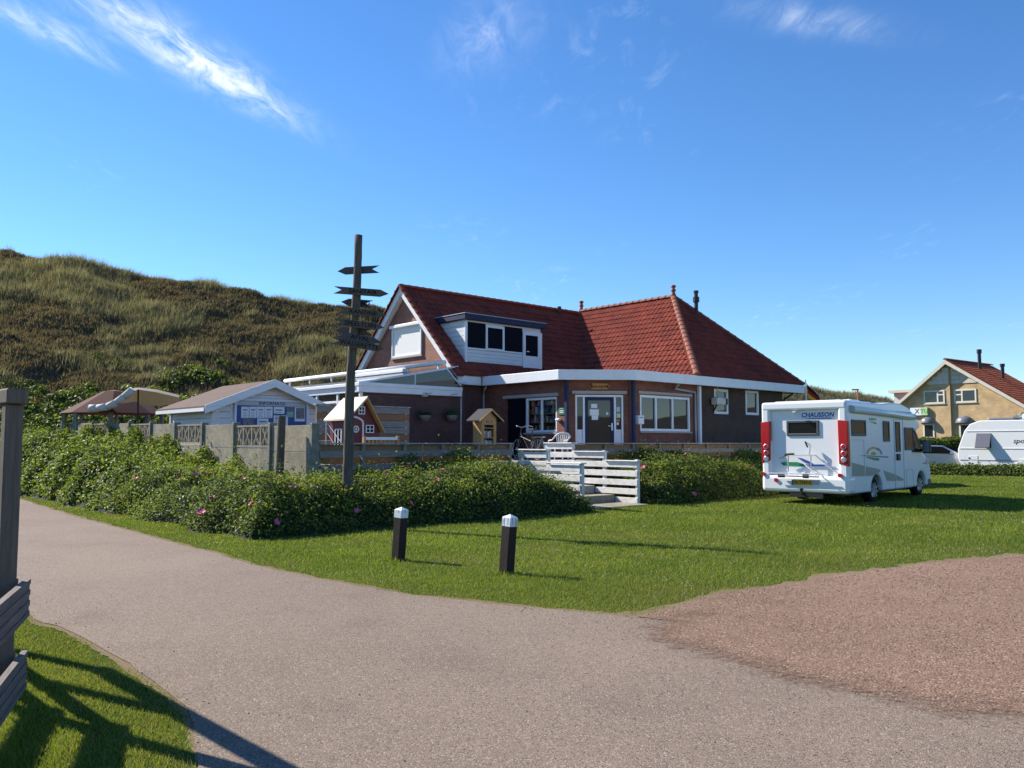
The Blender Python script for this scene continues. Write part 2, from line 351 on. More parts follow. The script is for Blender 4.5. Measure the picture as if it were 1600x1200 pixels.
# the gravel thins out over the asphalt: same gravel shader, broken up by a coverage attribute
def spill_mat():
    m = M_GRAV.copy(); m.name = 'thinning_gravel'; t = m.node_tree; L = t.links.new; b = t.nodes['Principled BSDF']
    at = N(t, 'ShaderNodeAttribute', attribute_name='cover'); tcn = N(t, 'ShaderNodeTexCoord'); sm = None
    for sc, wt in ((30, .6), (2.5, .55)):
        nz = N(t, 'ShaderNodeTexNoise'); L(tcn.outputs['Object'], nz.inputs['Vector']); nz.inputs['Scale'].default_value = sc; nz.inputs['Detail'].default_value = 8; nz.inputs['Roughness'].default_value = .7
        mu = N(t, 'ShaderNodeMath', operation='MULTIPLY_ADD'); L(nz.outputs[0], mu.inputs[0]); mu.inputs[1].default_value = wt * 1.6
        if sm is None: mu.inputs[2].default_value = -.92
        else: L(sm, mu.inputs[2])
        sm = mu.outputs[0]
    ad = N(t, 'ShaderNodeMath', operation='ADD'); L(at.outputs['Fac'], ad.inputs[0]); L(sm, ad.inputs[1]); rg = N(t, 'ShaderNodeMapRange'); L(ad.outputs[0], rg.inputs[0]); rg.inputs[1].default_value = .35; rg.inputs[2].default_value = .65
    tr = N(t, 'ShaderNodeBsdfTransparent'); mx = N(t, 'ShaderNodeMixShader'); L(rg.outputs[0], mx.inputs[0]); L(tr.outputs[0], mx.inputs[1]); L(b.outputs[0], mx.inputs[2]); L(mx.outputs[0], t.nodes['Material Output'].inputs[0]); return m
ln0 = PG + [(PG[-1][0] + 8 * (PG[-1][0] - PG[-2][0]), PG[-1][1] + 8 * (PG[-1][1] - PG[-2][1]))]; V, F4, cov = [], [], []
fine_l = [(p[0] + (q[0] - p[0]) * k / 8, p[1] + (q[1] - p[1]) * k / 8) for p, q in zip(ln0, ln0[1:]) for k in range(8)]
fl2 = np.array(fine_l)
for _ in range(80): fl2[1:-1] = (fl2[:-2] + fl2[2:] + 2 * fl2[1:-1]) / 4
fine_l = [tuple(v) for v in fl2]
RW = (-.75, -.35, 0, .35, .7, 1.1)
for j, d in enumerate(RW):
    for q_, (x, y) in enumerate(offset_line(fine_l, -d)): V.append((x, y, .0175)); cov.append((1.25, 1.0, .72, .48, .22, -.1)[j] * min(1, .35 + q_ / 10))
nl = len(fine_l); sp_ = fast_mesh('gravel_fringe', V, [(j * nl + i, (j + 1) * nl + i, (j + 1) * nl + i + 1, j * nl + i + 1) for j in range(len(RW) - 1) for i in range(nl - 1)], spill_mat()); kind(sp_, 'structure')
at_ = sp_.data.attributes.new('cover', 'FLOAT', 'POINT'); at_.data.foreach_set('value', cov)
# terrace the buildings stand on
t = MB().box(-9.65, 13.9, -5.9, 26, 0, 1.05).box(-9.65, -3.95, -7.05, -5.9, 0, 1.05).box(-1.65, 13.9, -7.05, -5.9, 0, 1.05).build('terrace', M_PAVE, None, SITE); kind(t, 'structure')
# ---------------------------------------------------------------- dunes behind
def dune_h(X, Y):
    t = X / np.maximum(Y, 1)
    cx = np.array([-1.4, -.62, -.54, -.46, -.363, -.278, -.185, -.1, .1, .36, .456, .50, .62, 1.4])
    ce = np.array([.225, .236, .224, .202, .192, .172, .165, .150, .10, .0665, .052, .036, .02, .01])
    cz = np.array([80, 84, 84, 84, 85, 86, 88, 92, 110, 135, 150, 160, 170, 190.])
    cb = np.array([40, 45, 47, 48, 50, 52, 54, 58, 75, 100, 115, 130, 150, 170.])
    e, zc, zb = np.interp(t, cx, ce), np.interp(t, cx, cz), np.interp(t, cx, cb)
    H = e * zc + 1.5
    q = np.clip((Y - zb) / (zc - zb), 0, None)
    prof = np.where(q < 1, np.power(np.clip(q, 0, 1), 1.18) * (1.06 - .06 * q), 1 - .12 * (q - 1))
    h = H * np.clip(prof, 0, 1.0)
    amp = np.clip(q * 3, 0, 1)
    h = h + amp * ((fbm(X * .07, Y * .07, 3) - .5) * 1.3 + (fbm(X * .33 + 9, Y * .33, 3) - .5) * 1.3 * (1 + .2 * vnoise(X * .1, Y * .1)))
    return np.where(q > 0, h, -.4)
xs, ys = np.meshgrid(np.linspace(-150, 190, 360), np.linspace(40, 230, 240))
zs = dune_h(xs, ys)
nxg, nyg = 360, 240; idx = np.arange(nxg * nyg).reshape(nyg, nxg)
T = np.stack([idx[:-1, :-1], idx[:-1, 1:], idx[1:, 1:], idx[1:, :-1]], -1).reshape(-1, 4)
def dunemat():
    m, t, b = newmat('dune_turf'); L = t.links.new; b.inputs['Roughness'].default_value = .95; b.inputs['Specular IOR Level'].default_value = .0
    tcn = N(t, 'ShaderNodeTexCoord')
    def nz(s, d, off=0, st=(1, 1, 1)):
        mp = N(t, 'ShaderNodeMapping'); L(tcn.outputs['Object'], mp.inputs[0]); mp.inputs['Location'].default_value = (off, off, 0); mp.inputs['Scale'].default_value = st
        n = N(t, 'ShaderNodeTexNoise'); L(mp.outputs[0], n.inputs['Vector']); n.inputs['Scale'].default_value = s; n.inputs['Detail'].default_value = d; n.inputs['Roughness'].default_value = .65; return n.outputs[0]
    def ramp(v, *e):
        r = N(t, 'ShaderNodeValToRGB'); el = r.color_ramp.elements
        while len(el) < len(e): el.new(.5)
        for x, (p, c) in zip(el, e): x.position = p; x.color = rgba(c)
        L(v, r.inputs[0]); return r.outputs[0]
    base = ramp(nz(.16, 8), (.34, (.115, .092, .06)), (.48, (.165, .135, .09)), (.58, (.145, .128, .08)), (.7, (.205, .178, .12)))
    heath = ramp(nz(.9, 6, 4, (1, .5, 2.5)), (.38, (.085, .066, .044)), (.56, (.155, .126, .085)), (.7, (.205, .178, .12)))
    mx = N(t, 'ShaderNodeMix', data_type='RGBA'); mx.inputs[0].default_value = .5; L(base, mx.inputs[6]); L(heath, mx.inputs[7])
    L(mx.outputs[2], b.inputs['Base Color'])
    bp = N(t, 'ShaderNodeBump'); bp.inputs['Strength'].default_value = .9; bp.inputs['Distance'].default_value = .35; L(nz(1.6, 6, 2), bp.inputs['Height']); L(bp.outputs[0], b.inputs['Normal']); return m
M_DUNE = dunemat()
dn = fast_mesh('dune', np.stack([xs, ys, zs], -1).reshape(-1, 3), T, M_DUNE, smooth=True); kind(dn, 'structure')


# unseen dune ring beside and behind the viewer, added to darken window reflections
aa, rd = np.meshgrid(np.radians(np.linspace(37, 318, 220)), np.linspace(62, 170, 26)); xb_, yb_ = np.sin(aa) * rd, np.cos(aa) * rd
fade = np.clip((np.degrees(aa) - 37) / 25, 0, 1) * np.clip((318 - np.degrees(aa)) / 12, 0, 1); qd = (rd - 62) / 50
zb2 = np.clip(np.minimum(qd, 1.6 - qd * .4), 0, 1) ** 1.2 * (4.5 + 5 * fbm(xb_ * .03 + 9, yb_ * .03 + 5, 3)) * fade - .3 + (fbm(xb_ * .3, yb_ * .3, 2) - .5) * np.clip(qd * 3, 0, 1)
ib = np.arange(xb_.size).reshape(xb_.shape); kind(fast_mesh('dune', np.stack([xb_, yb_, zb2], -1).reshape(-1, 3), np.stack([ib[:-1, :-1], ib[1:, :-1], ib[1:, 1:], ib[:-1, 1:]], -1).reshape(-1, 4), M_DUNE, smooth=True), 'structure')
# ================================================================ the reception house
HOUSE = thing('reception_house', SITE, 'red brick house with steep red tiled roofs, dormer and canopied entrance behind the terrace fence', 'house')
EA, RG, HW = 4.05, 7.79, 3.7                       # eaves, ridge, half width of the gabled wing
FL = 1.05
def frame_world(M): return SITE @ M
def wall(M, length, z0, z1, m, openings=(), depth=.12, parent=None, name='wall', top=None):
    """front face with holes and reveals; top(x) optional height function is not used here"""
    b = MB(); xs = sorted({0, length, *[o[0] for o in openings], *[o[1] for o in openings]}); zs = sorted({z0, z1, *[o[2] for o in openings], *[o[3] for o in openings]})
    for x0, x1 in zip(xs, xs[1:]):
        for q0, q1 in zip(zs, zs[1:]):
            xm, zm = (x0 + x1) / 2, (q0 + q1) / 2
            if any(o[0] < xm < o[1] and o[2] < zm < o[3] for o in openings): continue
            b.add([(x0, 0, q0), (x1, 0, q0), (x1, 0, q1), (x0, 0, q1)], [(0, 1, 2, 3)])
    for x0, x1, q0, q1 in openings:
        d = depth
        b.add([(x0, 0, q0), (x1, 0, q0), (x1, 0, q1), (x0, 0, q1), (x0, d, q0), (x1, d, q0), (x1, d, q1), (x0, d, q1)], [(0, 4, 5, 1), (1, 5, 6, 2), (2, 6, 7, 3), (3, 7, 4, 0)])
    return b.build(name, m, parent, M)
def window(parent, M, x0, x1, z0, z1, bars=(), hbars=(), fw=.06, y0=-.02, y1=.06, mframe=None, mglass=None, name='window', glass_y=.03, sill=True, label=None):
    mframe = mframe or M_WHITE; mglass = mglass or M_GLASS
    b = MB(); b.box(x0, x0 + fw, y0, y1, z0, z1); b.box(x1 - fw, x1, y0, y1, z0, z1); b.box(x0 + fw, x1 - fw, y0, y1, z1 - fw, z1); b.box(x0 + fw, x1 - fw, y0, y1, z0, z0 + fw)
    for x in bars: b.box(x - fw * .5, x + fw * .5, y0 + .004, y1 - .004, z0 + fw, z1 - fw)
    for (xa, xb, z) in hbars: b.box(xa, xb, y0 + .006, y1 - .006, z - fw * .4, z + fw * .4)
    o = b.build(name, mframe, parent, M, bevel=.006, seg=1)
    edges = [x0 + fw] + [v for x in sorted(bars) for v in (x - fw * .5, x + fw * .5)] + [x1 - fw]
    for xa, xb in zip(edges[::2], edges[1::2]):
        MB().add([(xa, glass_y, z0 + fw), (xb, glass_y, z0 + fw), (xb, glass_y, z1 - fw), (xa, glass_y, z1 - fw)], [(0, 1, 2, 3)]).build('pane', mglass, o)
    if sill: MB().box(x0 - .05, x1 + .05, -.07, .02, z0 - .06, z0 - .004).build('sill', M_LIT, o, bevel=.005, seg=1)
    if label: o['label'] = label
    return o
# ---- walls of the gabled wing
GW = wall_frame((.1, 2 * HW), (.1, 0))            # gable end, seen from the left
gwx = 2 * HW
b = MB(); gx0, gx1, gz0, gz1 = [v for v in wrect(frame_world(GW), 614, 509, 660, 557)]
pts = [(0, FL), (gwx, FL), (gwx, EA), (HW, RG - .1), (0, EA)]
gm = b.add([(x, 0, z) for x, z in pts], [(0, 1, 2, 3, 4)]).build('wall', M_BRICK_L, HOUSE, GW)
o = window(HOUSE, GW, gx0, gx1, gz0, gz1, fw=.07, y0=-.07, y1=-.005, mglass=mat('roller_blind', (.80, .79, .75), .7, col2=(.72, .71, .68), scale=2, stretch=(22, 22, .2)), glass_y=-.03, label='gable window with its pale blind drawn down')
MB().box(gx0 - .06, gx1 + .06, -.16, -.075, gz1 - .05, gz1 + .08).build('blind_case', M_WHITE, o, bevel=.02)
def blank(parent, M, x0, x1, z0, z1, m, name, y0=-.03, y1=.0): return MB().box(x0, x1, y0, y1, z0, z1).build(name, m, parent, M, bevel=.006, seg=1)
FW = wall_frame((.28, .35), (1.4, .35))
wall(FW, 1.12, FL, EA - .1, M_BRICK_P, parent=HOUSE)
# ---- shelf-window wall (runs toward the camera), chamfer with the door, long front
SW = wall_frame((1.4, .35), (1.4, -3.85)); SWW = frame_world(SW)
s0, s1, sz0, sz1 = wrect(SWW, 821, 621, 870, 676); d0, d1, dz0, dz1 = wrect(SWW, 790, 622, 819.5, 690)
wall(SW, 4.2, FL, EA - .1, M_BRICK_R, [(s0, s1, sz0, sz1), (d0, s0 - .001, FL, sz1)], .14, HOUSE)
win = window(HOUSE, SW, s0, s1, sz0, sz1, bars=[(s0 + s1) / 2], fw=.085, y0=.03, y1=.12, mglass=M_CLEAR, glass_y=.08, label='shelf window with books and jars behind its two panes')
MB().box(d0, s0 - .02, .12, .16, FL, sz1).build('dark_doorway', M_DARK, HOUSE, SW)
MB().box(d0 - .12, s1 + .1, -.05, .02, sz1 + .02, sz1 + .13).build('lintel', M_LIT, HOUSE, SW, bevel=.01)
# shelves inside
room = MB(); room.box(s0 - .3, s1 + .3, .85, .9, sz0 - .3, sz1 + .2); room.box(s0 - .3, s1 + .3, .16, .85, sz0 - .3, sz0 - .25); room.box(s0 - .3, s1 + .3, .16, .85, sz1 + .15, sz1 + .2)
room.box(s0 - .34, s0 - .3, .16, .9, sz0 - .3, sz1 + .2); room.box(s1 + .3, s1 + .34, .16, .9, sz0 - .3, sz1 + .2)
room.build('shop_room', mat('room_grey', (.25, .26, .28), .9), HOUSE, SW)
shc = [mat('goods%d' % i, c, .6) for i, c in enumerate([(.5, .1, .08), (.1, .2, .55), (.6, .6, .58), (.12, .35, .2), (.6, .45, .12), (.3, .3, .33)])]
for k in range(4):
    z = sz0 + (k + .12) * (sz1 - sz0) / 4
    sh = MB().box(s0 - .1, s1 + .1, .2, .5, z, z + .03).build('shelf', M_PINE, HOUSE, SW)
    x = s0 - .02
    while x < s1:
        w, h = random.uniform(.03, .12), random.uniform(.10, .27)
        if random.random() < .85:
            (MB().lathe([(w * .5, 0), (w * .5, h * .75), (w * .25, h)], 8, (x + w / 2, .32, z + .03)) if random.random() < .4 else MB().box(x, x + w * .85, .22, .42, z + .032, z + .03 + h)).build('goods', random.choice(shc), HOUSE, SW)
        x += w + .01
# small green notice and a lamp beside the shelf window
n0, n1, nz0, nz1 = wrect(SWW, 873, 635, 883, 648)
gsg = MB().box(n0, n1, -.02, .0, nz0, nz1).build('notice', mat('green_sign', (.01, .17, .06), .5), HOUSE, SW); gsg['label'] = 'small green notice plate beside the shelf window'
for k, t_ in enumerate((.72, .42, .22)): MB().box(n0 + .06, n1 - .06, -.024, -.021, nz0 + t_ * (nz1 - nz0), nz0 + (t_ + .1) * (nz1 - nz0)).build('notice_line', M_PAPER, gsg)
x_, z_ = wpx(SWW, 874, 656); MB().box(x_ - .1, x_ + .1, -.12, 0, z_ - .04, z_ + .05).build('bracket_lamp', M_PAPER, HOUSE, SW, bevel=.03)
CH = wall_frame((1.4, -3.85), (3.15, -5.2)); CHW = frame_world(CH); chl = math.hypot(1.75, 1.35)
q0, q1, qz0, qz1 = wrect(CHW, 899, 617, 974, 690)
wall(CH, chl, FL, EA - .1, M_BRICK_R, [(q0, q1, FL + .02, qz1)], .14, HOUSE)
# door set: frame, two side lights, navy door
e = lambda px, py=660: wpx(CHW, px, py)
xd0, xd1 = e(914)[0], e(959.5)[0]
fr = MB(); fr.box(q0, q1, .0, .12, qz1 - .07, qz1)
for xa, xb in ((q0, q0 + .06), (xd0 - .07, xd0), (xd1, xd1 + .07), (q1 - .06, q1)): fr.box(xa, xb, .0, .12, FL + .02, qz1 - .07)
zr = e(935, 673)[1]
for xa, xb in ((q0 + .06, xd0 - .07), (xd1 + .07, q1 - .06)): fr.box(xa, xb, .03, .10, zr - .04, zr + .04); fr.box(xa, xb, .05, .09, FL + .02, zr - .04)
fo = fr.build('door_frame', M_WHITE, HOUSE, CH, bevel=.006, seg=1)
for xa, xb in ((q0 + .06, xd0 - .07), (xd1 + .07, q1 - .06)): MB().add([(xa, .07, zr + .04), (xb, .07, zr + .04), (xb, .07, qz1 - .07), (xa, .07, qz1 - .07)], [(0, 1, 2, 3)]).build('side_light', M_GLASS, fo)
MB().box(q0 - .12, q1 + .12, -.06, .02, qz1 + .03, qz1 + .14).build('lintel', M_LIT, HOUSE, CH, bevel=.01)
dr = MB(); fw = .11; dz1_ = qz1 - .075
dr.box(xd0 + .005, xd0 + fw, .03, .09, FL + .03, dz1_); dr.box(xd1 - fw, xd1 - .005, .03, .09, FL + .03, dz1_); dr.box(xd0 + fw, xd1 - fw, .03, .09, dz1_ - fw, dz1_); dr.box(xd0 + fw, xd1 - fw, .03, .09, FL + .03, FL + .2)
door = dr.build('door', M_NAVY, HOUSE, CH, bevel=.006, seg=1); door['label'] = 'navy glazed entrance door with papers taped to its pane'
MB().add([(xd0 + fw, .06, FL + .2), (xd1 - fw, .06, FL + .2), (xd1 - fw, .06, dz1_ - fw), (xd0 + fw, .06, dz1_ - fw)], [(0, 1, 2, 3)]).build('pane', M_GLASS, door)
for (pa, pb, pc, pd) in ((924, 631, 933.5, 637.5), (922, 639.5, 936, 649), (925, 649.2, 935, 656), (947.3, 644.4, 951, 648)):
    r_ = wrect(CHW, pa, pb, pc, pd); MB().box(r_[0], r_[1], .048, .055, r_[2], r_[3]).build('paper_notice', M_PAPER, door)
hx, hz = e(956.5, 667); MB().box(hx - .025, hx + .025, .01, .03, hz - .12, hz + .13).box(hx - .14, hx + .01, -.03, -.01, hz + .02, hz + .04).box(hx - .01, hx + .01, -.02, .012, hz + .015, hz + .045).build('handle', M_STEEL, door)
for (pa, pb, pc, pd), c in (((964, 636, 969, 643), (.5, .6, .7)), ((964, 646, 970, 653), (.5, .65, .4)), ((963.5, 655, 969, 658.5), (.6, .2, .04)), ((964, 660, 967.5, 664), (.7, .7, .72))):
    r_ = wrect(CHW, pa, pb, pc, pd); MB().box(r_[0], r_[1], .058, .066, r_[2], r_[3]).build('sticker', mat('sticker', c, .5), fo)
def text(s, size, m, name, parent, M, depth=.004, align='CENTER', shear=0, bold=0, sx=1):
    cu = bpy.data.curves.new(name, 'FONT'); cu.body = s; cu.size = size; cu.align_x = align; cu.align_y = 'CENTER'; cu.extrude = depth; cu.shear = shear; cu.offset = bold; cu.resolution_u = 2
    to = bpy.data.objects.new('tmp', cu); COL.objects.link(to); dg = bpy.context.evaluated_depsgraph_get(); me = bpy.data.meshes.new_from_object(to.evaluated_get(dg)); bpy.data.objects.remove(to)
    me.materials.clear(); me.materials.append(m)
    return link(name, me, parent, M @ Matrix.Rotation(R(90), 4, 'X') @ Matrix.Diagonal((sx, 1, 1, 1)))
# carved name board over the door
b0, b1, bz0, bz1 = wrect(CHW, 920, 599, 953, 608.5); bm = (bz0 + bz1) / 2; bh = (bz1 - bz0) / 2
M_SIGNW = mat('oiled_wood', (.50, .25, .06), .5, col2=(.40, .19, .045), scale=3, stretch=(2, 10, 14))
nb = MB().prism([(b0, bm), (b0 + .12, bm - bh), (b1 - .12, bm - bh), (b1, bm), (b1 - .12, bm + bh), (b0 + .12, bm + bh)], 'y', -.05, -.015).build('name_board', M_SIGNW, HOUSE, CH, bevel=.008); nb['label'] = 'carved orange wooden name board above the door'
text('Receptie', .17, M_INK, 'lettering', nb, Matrix.Translation(((b0 + b1) / 2, -.056, bm)), sx=1.1)
for xx in (b0 + .1, b1 - .1): MB().prism([(xx - .035, bm), (xx, bm - .05), (xx + .035, bm), (xx, bm + .05)], 'y', -.056, -.052).build('carved_mark', M_INK, nb)
# ---- long front: window wall then dark wall
LW = wall_frame((3.15, -5.2), (7.1, -5.2)); LWW = frame_world(LW)
w0, w1, wz0, wz1 = wrect(LWW, 1000, 619, 1078, 674)
wall(LW, 3.95, FL, EA - .1, M_BRICK_R, [(w0, w1, wz0, wz1)], .12, HOUSE)
window(HOUSE, LW, w0, w1, wz0, wz1, bars=[wpx(LWW, 1025.5, 650)[0], wpx(LWW, 1051.5, 650)[0]], fw=.09, y0=.0, y1=.1, glass_y=.06, label='wide three-part window beside the entrance')
MB().box(w0 - .1, w1 + .1, -.05, .02, wz1 + .03, wz1 + .13).build('lintel', M_LIT, HOUSE, LW, bevel=.01)
r_ = wrect(LWW, 992, 649, 1001, 663); mbx = MB().box(r_[0], r_[1], -.16, 0, r_[2], r_[3]).build('letter_box', M_PAPER, HOUSE, LW, bevel=.02); MB().box(r_[0] + .05, r_[1] - .05, -.166, -.158, r_[3] - .09, r_[3] - .07).build('slot', M_BLACK, mbx)
DW = wall_frame((7.1, -5.2), (13.25, -5.2)); DWW = frame_world(DW)
op = [wrect(DWW, 1116, 608, 1138, 647), wrect(DWW, 1165, 610.5, 1185.5, 648.5)]
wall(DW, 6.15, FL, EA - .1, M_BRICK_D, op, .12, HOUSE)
for o4 in op: window(HOUSE, DW, *o4, fw=.10, y0=.0, y1=.1, glass_y=.06, sill=False)
r_ = wrect(DWW, 1107.5, 622, 1121, 633); MB().box(r_[0], r_[1], -.38, -.1, r_[2], r_[3]).build('vent_unit', M_CREAM, HOUSE, DW, bevel=.03)
MB().box(r_[1] - .04, r_[1] + .16, -.36, -.12, r_[2] + .02, r_[3] - .02).tube((r_[0] + .3, -.15, r_[2]), (r_[0] + .3, 0, r_[2] - .25), .03).build('vent_motor', M_BLACK, HOUSE, DW)
MB().tube((r_[0] + .55, -.04, r_[3] - .1), (r_[0] + .55, -.04, EA - .3), .02).build('cable_pipe', M_CREAM, HOUSE, DW)
EW = wall_frame((13.25, -5.2), (13.25, 2)); wall(EW, 7.2, FL - 1.05, EA - .1, M_BRICK_D, parent=HOUSE)
MB().box(3.9, 4.02, -.16, -.04, FL, EA - .33).build('corner_post', M_WHITE, HOUSE, LW, bevel=.01)
# ---- canopy fascia with soffit (flat roof edge)
poly = [(-.12, .0), (1.0, .0), (.94, -4.03), (2.96, -5.68), (14.25, -5.68), (14.25, 2.5), (-.12, 2.5)]
def fascia(p, q, z0, z1, th, name='fascia'):
    M = wall_frame(p, q); l = math.hypot(q[0] - p[0], q[1] - p[1]); return MB().box(-.0, l, 0, th, z0, z1).build(name, M_WHITE, HOUSE, M, bevel=.012)
for i in range(5):
    p, q = poly[i], poly[i + 1]
    if i == 0: fascia((p[0], p[1]), (q[0] - .03, q[1] - 0), EA - .33, EA - .01, .04)
    else: fascia(p, q, EA - .34, EA, .04)
sof = MB().add([(x, y, EA - .30) for x, y in [(-.1, .03), (1.02, .03), (.98, -4.0), (2.98, -5.64), (14.2, -5.64), (14.2, 2.5), (-.1, 2.5)]], [tuple(range(7))]).build('soffit', M_WHITEB, HOUSE)
MB().add([(x, y, EA - .03) for x, y in [(1.02, .6), (1.02, .03), (.98, -4.0), (2.98, -5.64), (7, -5.64), (7, .6)]], [tuple(range(6))]).build('flat_roof', mat('roofing_felt', (.08, .08, .085), .9), HOUSE)
# downpipes and navy canopy columns
def pipe(name, pts, r, m): return MB().path([Vector(p) for p in pts], r, 10).build(name, m, HOUSE, smooth=True)
pipe('downpipe', [(.12, .12, EA - .33), (.12, .12, FL)], .045, M_WHITE)
pipe('downpipe', [(1.22, .02, EA - .36), (1.25, .2, EA - .55), (1.32, .28, EA - .62), (1.32, .28, FL)], .04, M_GREYPIPE)
pipe('downpipe', [(5.6, -5.5, EA - .36), (5.6, -5.3, EA - .5), (6.9, -5.27, EA - .58), (6.9, -5.27, FL)], .04, M_GREYPIPE)
pipe('downpipe', [(13.6, -5.5, EA - .36), (13.3, -5.26, EA - .6), (13.2, -5.26, EA - .9), (13.2, -5.26, FL)], .04, M_BLACK)
for (x, y) in ((1.33, -4.02), (3.2, -5.36)): MB().box(x - .055, x + .055, y - .055, y + .055, FL, EA - .33).build('canopy_column', M_NAVY, HOUSE, bevel=.008)
# ---- roofs
ROOF = MB()
HR, r2 = RG + .12, 3.85
A0, A1 = -.12, 10.4
J, AP = Vector((10.4, 3.7, RG)), Vector((10.4, -1.75, HR))
C1, C2 = Vector((10.4 - r2, -5.62, EA + .01)), Vector((10.4 + r2, -5.62, EA + .01))
ROOF.add([(A0, -.05, EA), (A1, -.05, EA), (A1, HW, RG), (A0, HW, RG)], [(0, 1, 2, 3)])
ROOF.add([(A1 + 4, 2 * HW + .05, EA), (A0, 2 * HW + .05, EA), (A0, HW, RG), (A1, HW, RG)], [(0, 1, 2, 3)])
B1, B2 = (10.4 - r2, 9, EA), (10.4 + r2, 9, EA); RE = (10.4, 5.5, HR)
ROOF.add([C1, AP, RE, B1], [(0, 1, 2, 3)]); ROOF.add([C2, B2, RE, AP], [(0, 1, 2, 3)]); ROOF.add([C1, C2, AP], [(0, 1, 2)]); ROOF.add([B2, B1, RE], [(0, 1, 2)])
roof = ROOF.build('roof', M_TILE, HOUSE)
PROF = [(0, .012), (.14, .036), (.32, .038), (.5, .016), (.75, .0), (1, .011)]
def tiles(org, ax, up, nU, nV, inside, w=.225, l=.335, parent=None, m=None, name='roof_tiles'):
    """pantiles: columns along ax, courses along up (unit vectors on the slope)"""
    org, ax, up = Vector(org), Vector(ax).normalized(), Vector(up).normalized(); nrm = ax.cross(up).normalized()
    if nrm.z < 0: nrm = -nrm
    b = MB()
    for i in range(nU):
        for j in range(nV):
            if not inside((i + .5) * w, (j + .5) * l): continue
            jx, jz = random.uniform(-.004, .004), random.uniform(-.004, .006)
            vs = []
            for (v, lift) in ((j * l - .03, .05), ((j + 1) * l, .018)):
                for t_, h in PROF: vs.append(org + ax * (i * w + t_ * w * 1.04 + jx) + up * v + nrm * (h + lift + jz))
            for t_, h in PROF: vs.append(org + ax * (i * w + t_ * w * 1.04 + jx) + up * (j * l - .03) + nrm * (h + .022 + jz))
            n = len(PROF); fs = [(k, k + 1, n + k + 1, n + k) for k in range(n - 1)] + [(2 * n + k, 2 * n + k + 1, k + 1, k) for k in range(n - 1)]
            b.add(vs, fs)
    return kind(b.build(name, m or M_TILE, parent, smooth=False), 'stuff')
sl = math.hypot(HW + .05, RG - EA)
DA0, DA1, DB = .62, 4.62, .55                      # dormer extent along the wing and set-back of its front
def in_main(x, y):
    a = A0 + x; c = -.05 + y / sl * (HW + .05)
    return not (DA0 - .05 < a < DA1 + .05 and DB - .1 < c < 2.4) and not (a > 6.45 + (10.4 - 6.45) * 0 and c < (a - 6.6) * .97 - .1) and y < sl - .15
tiles((A0, -.05, EA), (1, 0, 0), (0, HW + .05, RG - EA), 47, 16, in_main, parent=roof)
# left slope of the hipped block: ridge runs along -y, slope falls to -x
upv = Vector((r2, 0, HR - EA)).normalized(); sl2 = math.hypot(r2, HR - EA)
def in_left(x, y):
    c = 9 - x; f = y / sl2; a = 10.4 - r2 * (1 - f)
    hip = c > -5.62 + (5.62 - 1.75) * f - .0
    valley = (c < (a - A0) * 0 + 3.75) and not (c > -.05 and (EA + (c + .05) / (HW + .05) * (RG - EA)) > EA + (HR - EA) * f + .05)
    return hip and valley and y < sl2 - .12
tiles((10.4 - r2, 9, EA), (0, -1, 0), upv, 66, 17, in_left, parent=roof)
upe = Vector((0, 5.62 - 1.75, HR - EA)).normalized(); sle = math.hypot(5.62 - 1.75, HR - EA)
tiles((10.4 - r2, -5.62, EA + .01), (1, 0, 0), upe, 35, 17, lambda x, y: abs(x - r2) < r2 * (1 - y / sle) - .02, parent=roof)
# ridge, hip and verge caps: one mesh each kind, many objects
def cap_mesh(r, l, n=7):
    b = MB(); ring = [(math.cos(math.pi * k / n), math.sin(math.pi * k / n)) for k in range(n + 1)]
    for x, s in ((0, 1.12), (.06, 1.12), (.061, 1.0), (l, .94)):
        b.v += [(x, c_ * r * s, s_ * r * s * .8) for c_, s_ in ring]
    m_ = n + 1
    for q in range(3): b.f += [(q * m_ + k, q * m_ + k + 1, (q + 1) * m_ + k + 1, (q + 1) * m_ + k) for k in range(n)]
    b.f.append(tuple(range(m_))[::-1]); b.m = [0] * len(b.f); return b
capb = cap_mesh(.135, .37); cap0 = bpy.data.meshes.new('ridge_tile'); cap0.from_pydata(capb.v, [], capb.f); cap0.materials.append(M_RIDGE); cap0.update()
capd = cap0.copy(); capd.materials.clear(); capd.materials.append(M_TILE)
def caps(p, q, me, name='ridge_tile', step=.345, lift=.02, parent=None):
    p, q = Vector(p), Vector(q); d = q - p; n = int(d.length / step); d.normalize()
    y = Vector((0, 0, 1)).cross(d).normalized(); z = d.cross(y)
    for k in range(n):
        o_ = p + d * (k * d.length * (q - p).length / n) + z * lift
        M = Matrix((( d.x, y.x, z.x, o_.x), (d.y, y.y, z.y, o_.y), (d.z, y.z, z.z, o_.z), (0, 0, 0, 1)))
        link(name, me, parent or roof, M)
caps((A0, HW, RG), (A1 - .1, HW, RG), cap0); caps(AP, (10.4, 3.7, HR), cap0)
caps(C1, AP, cap0, 'hip_tile'); caps(C2, AP, cap0, 'hip_tile')
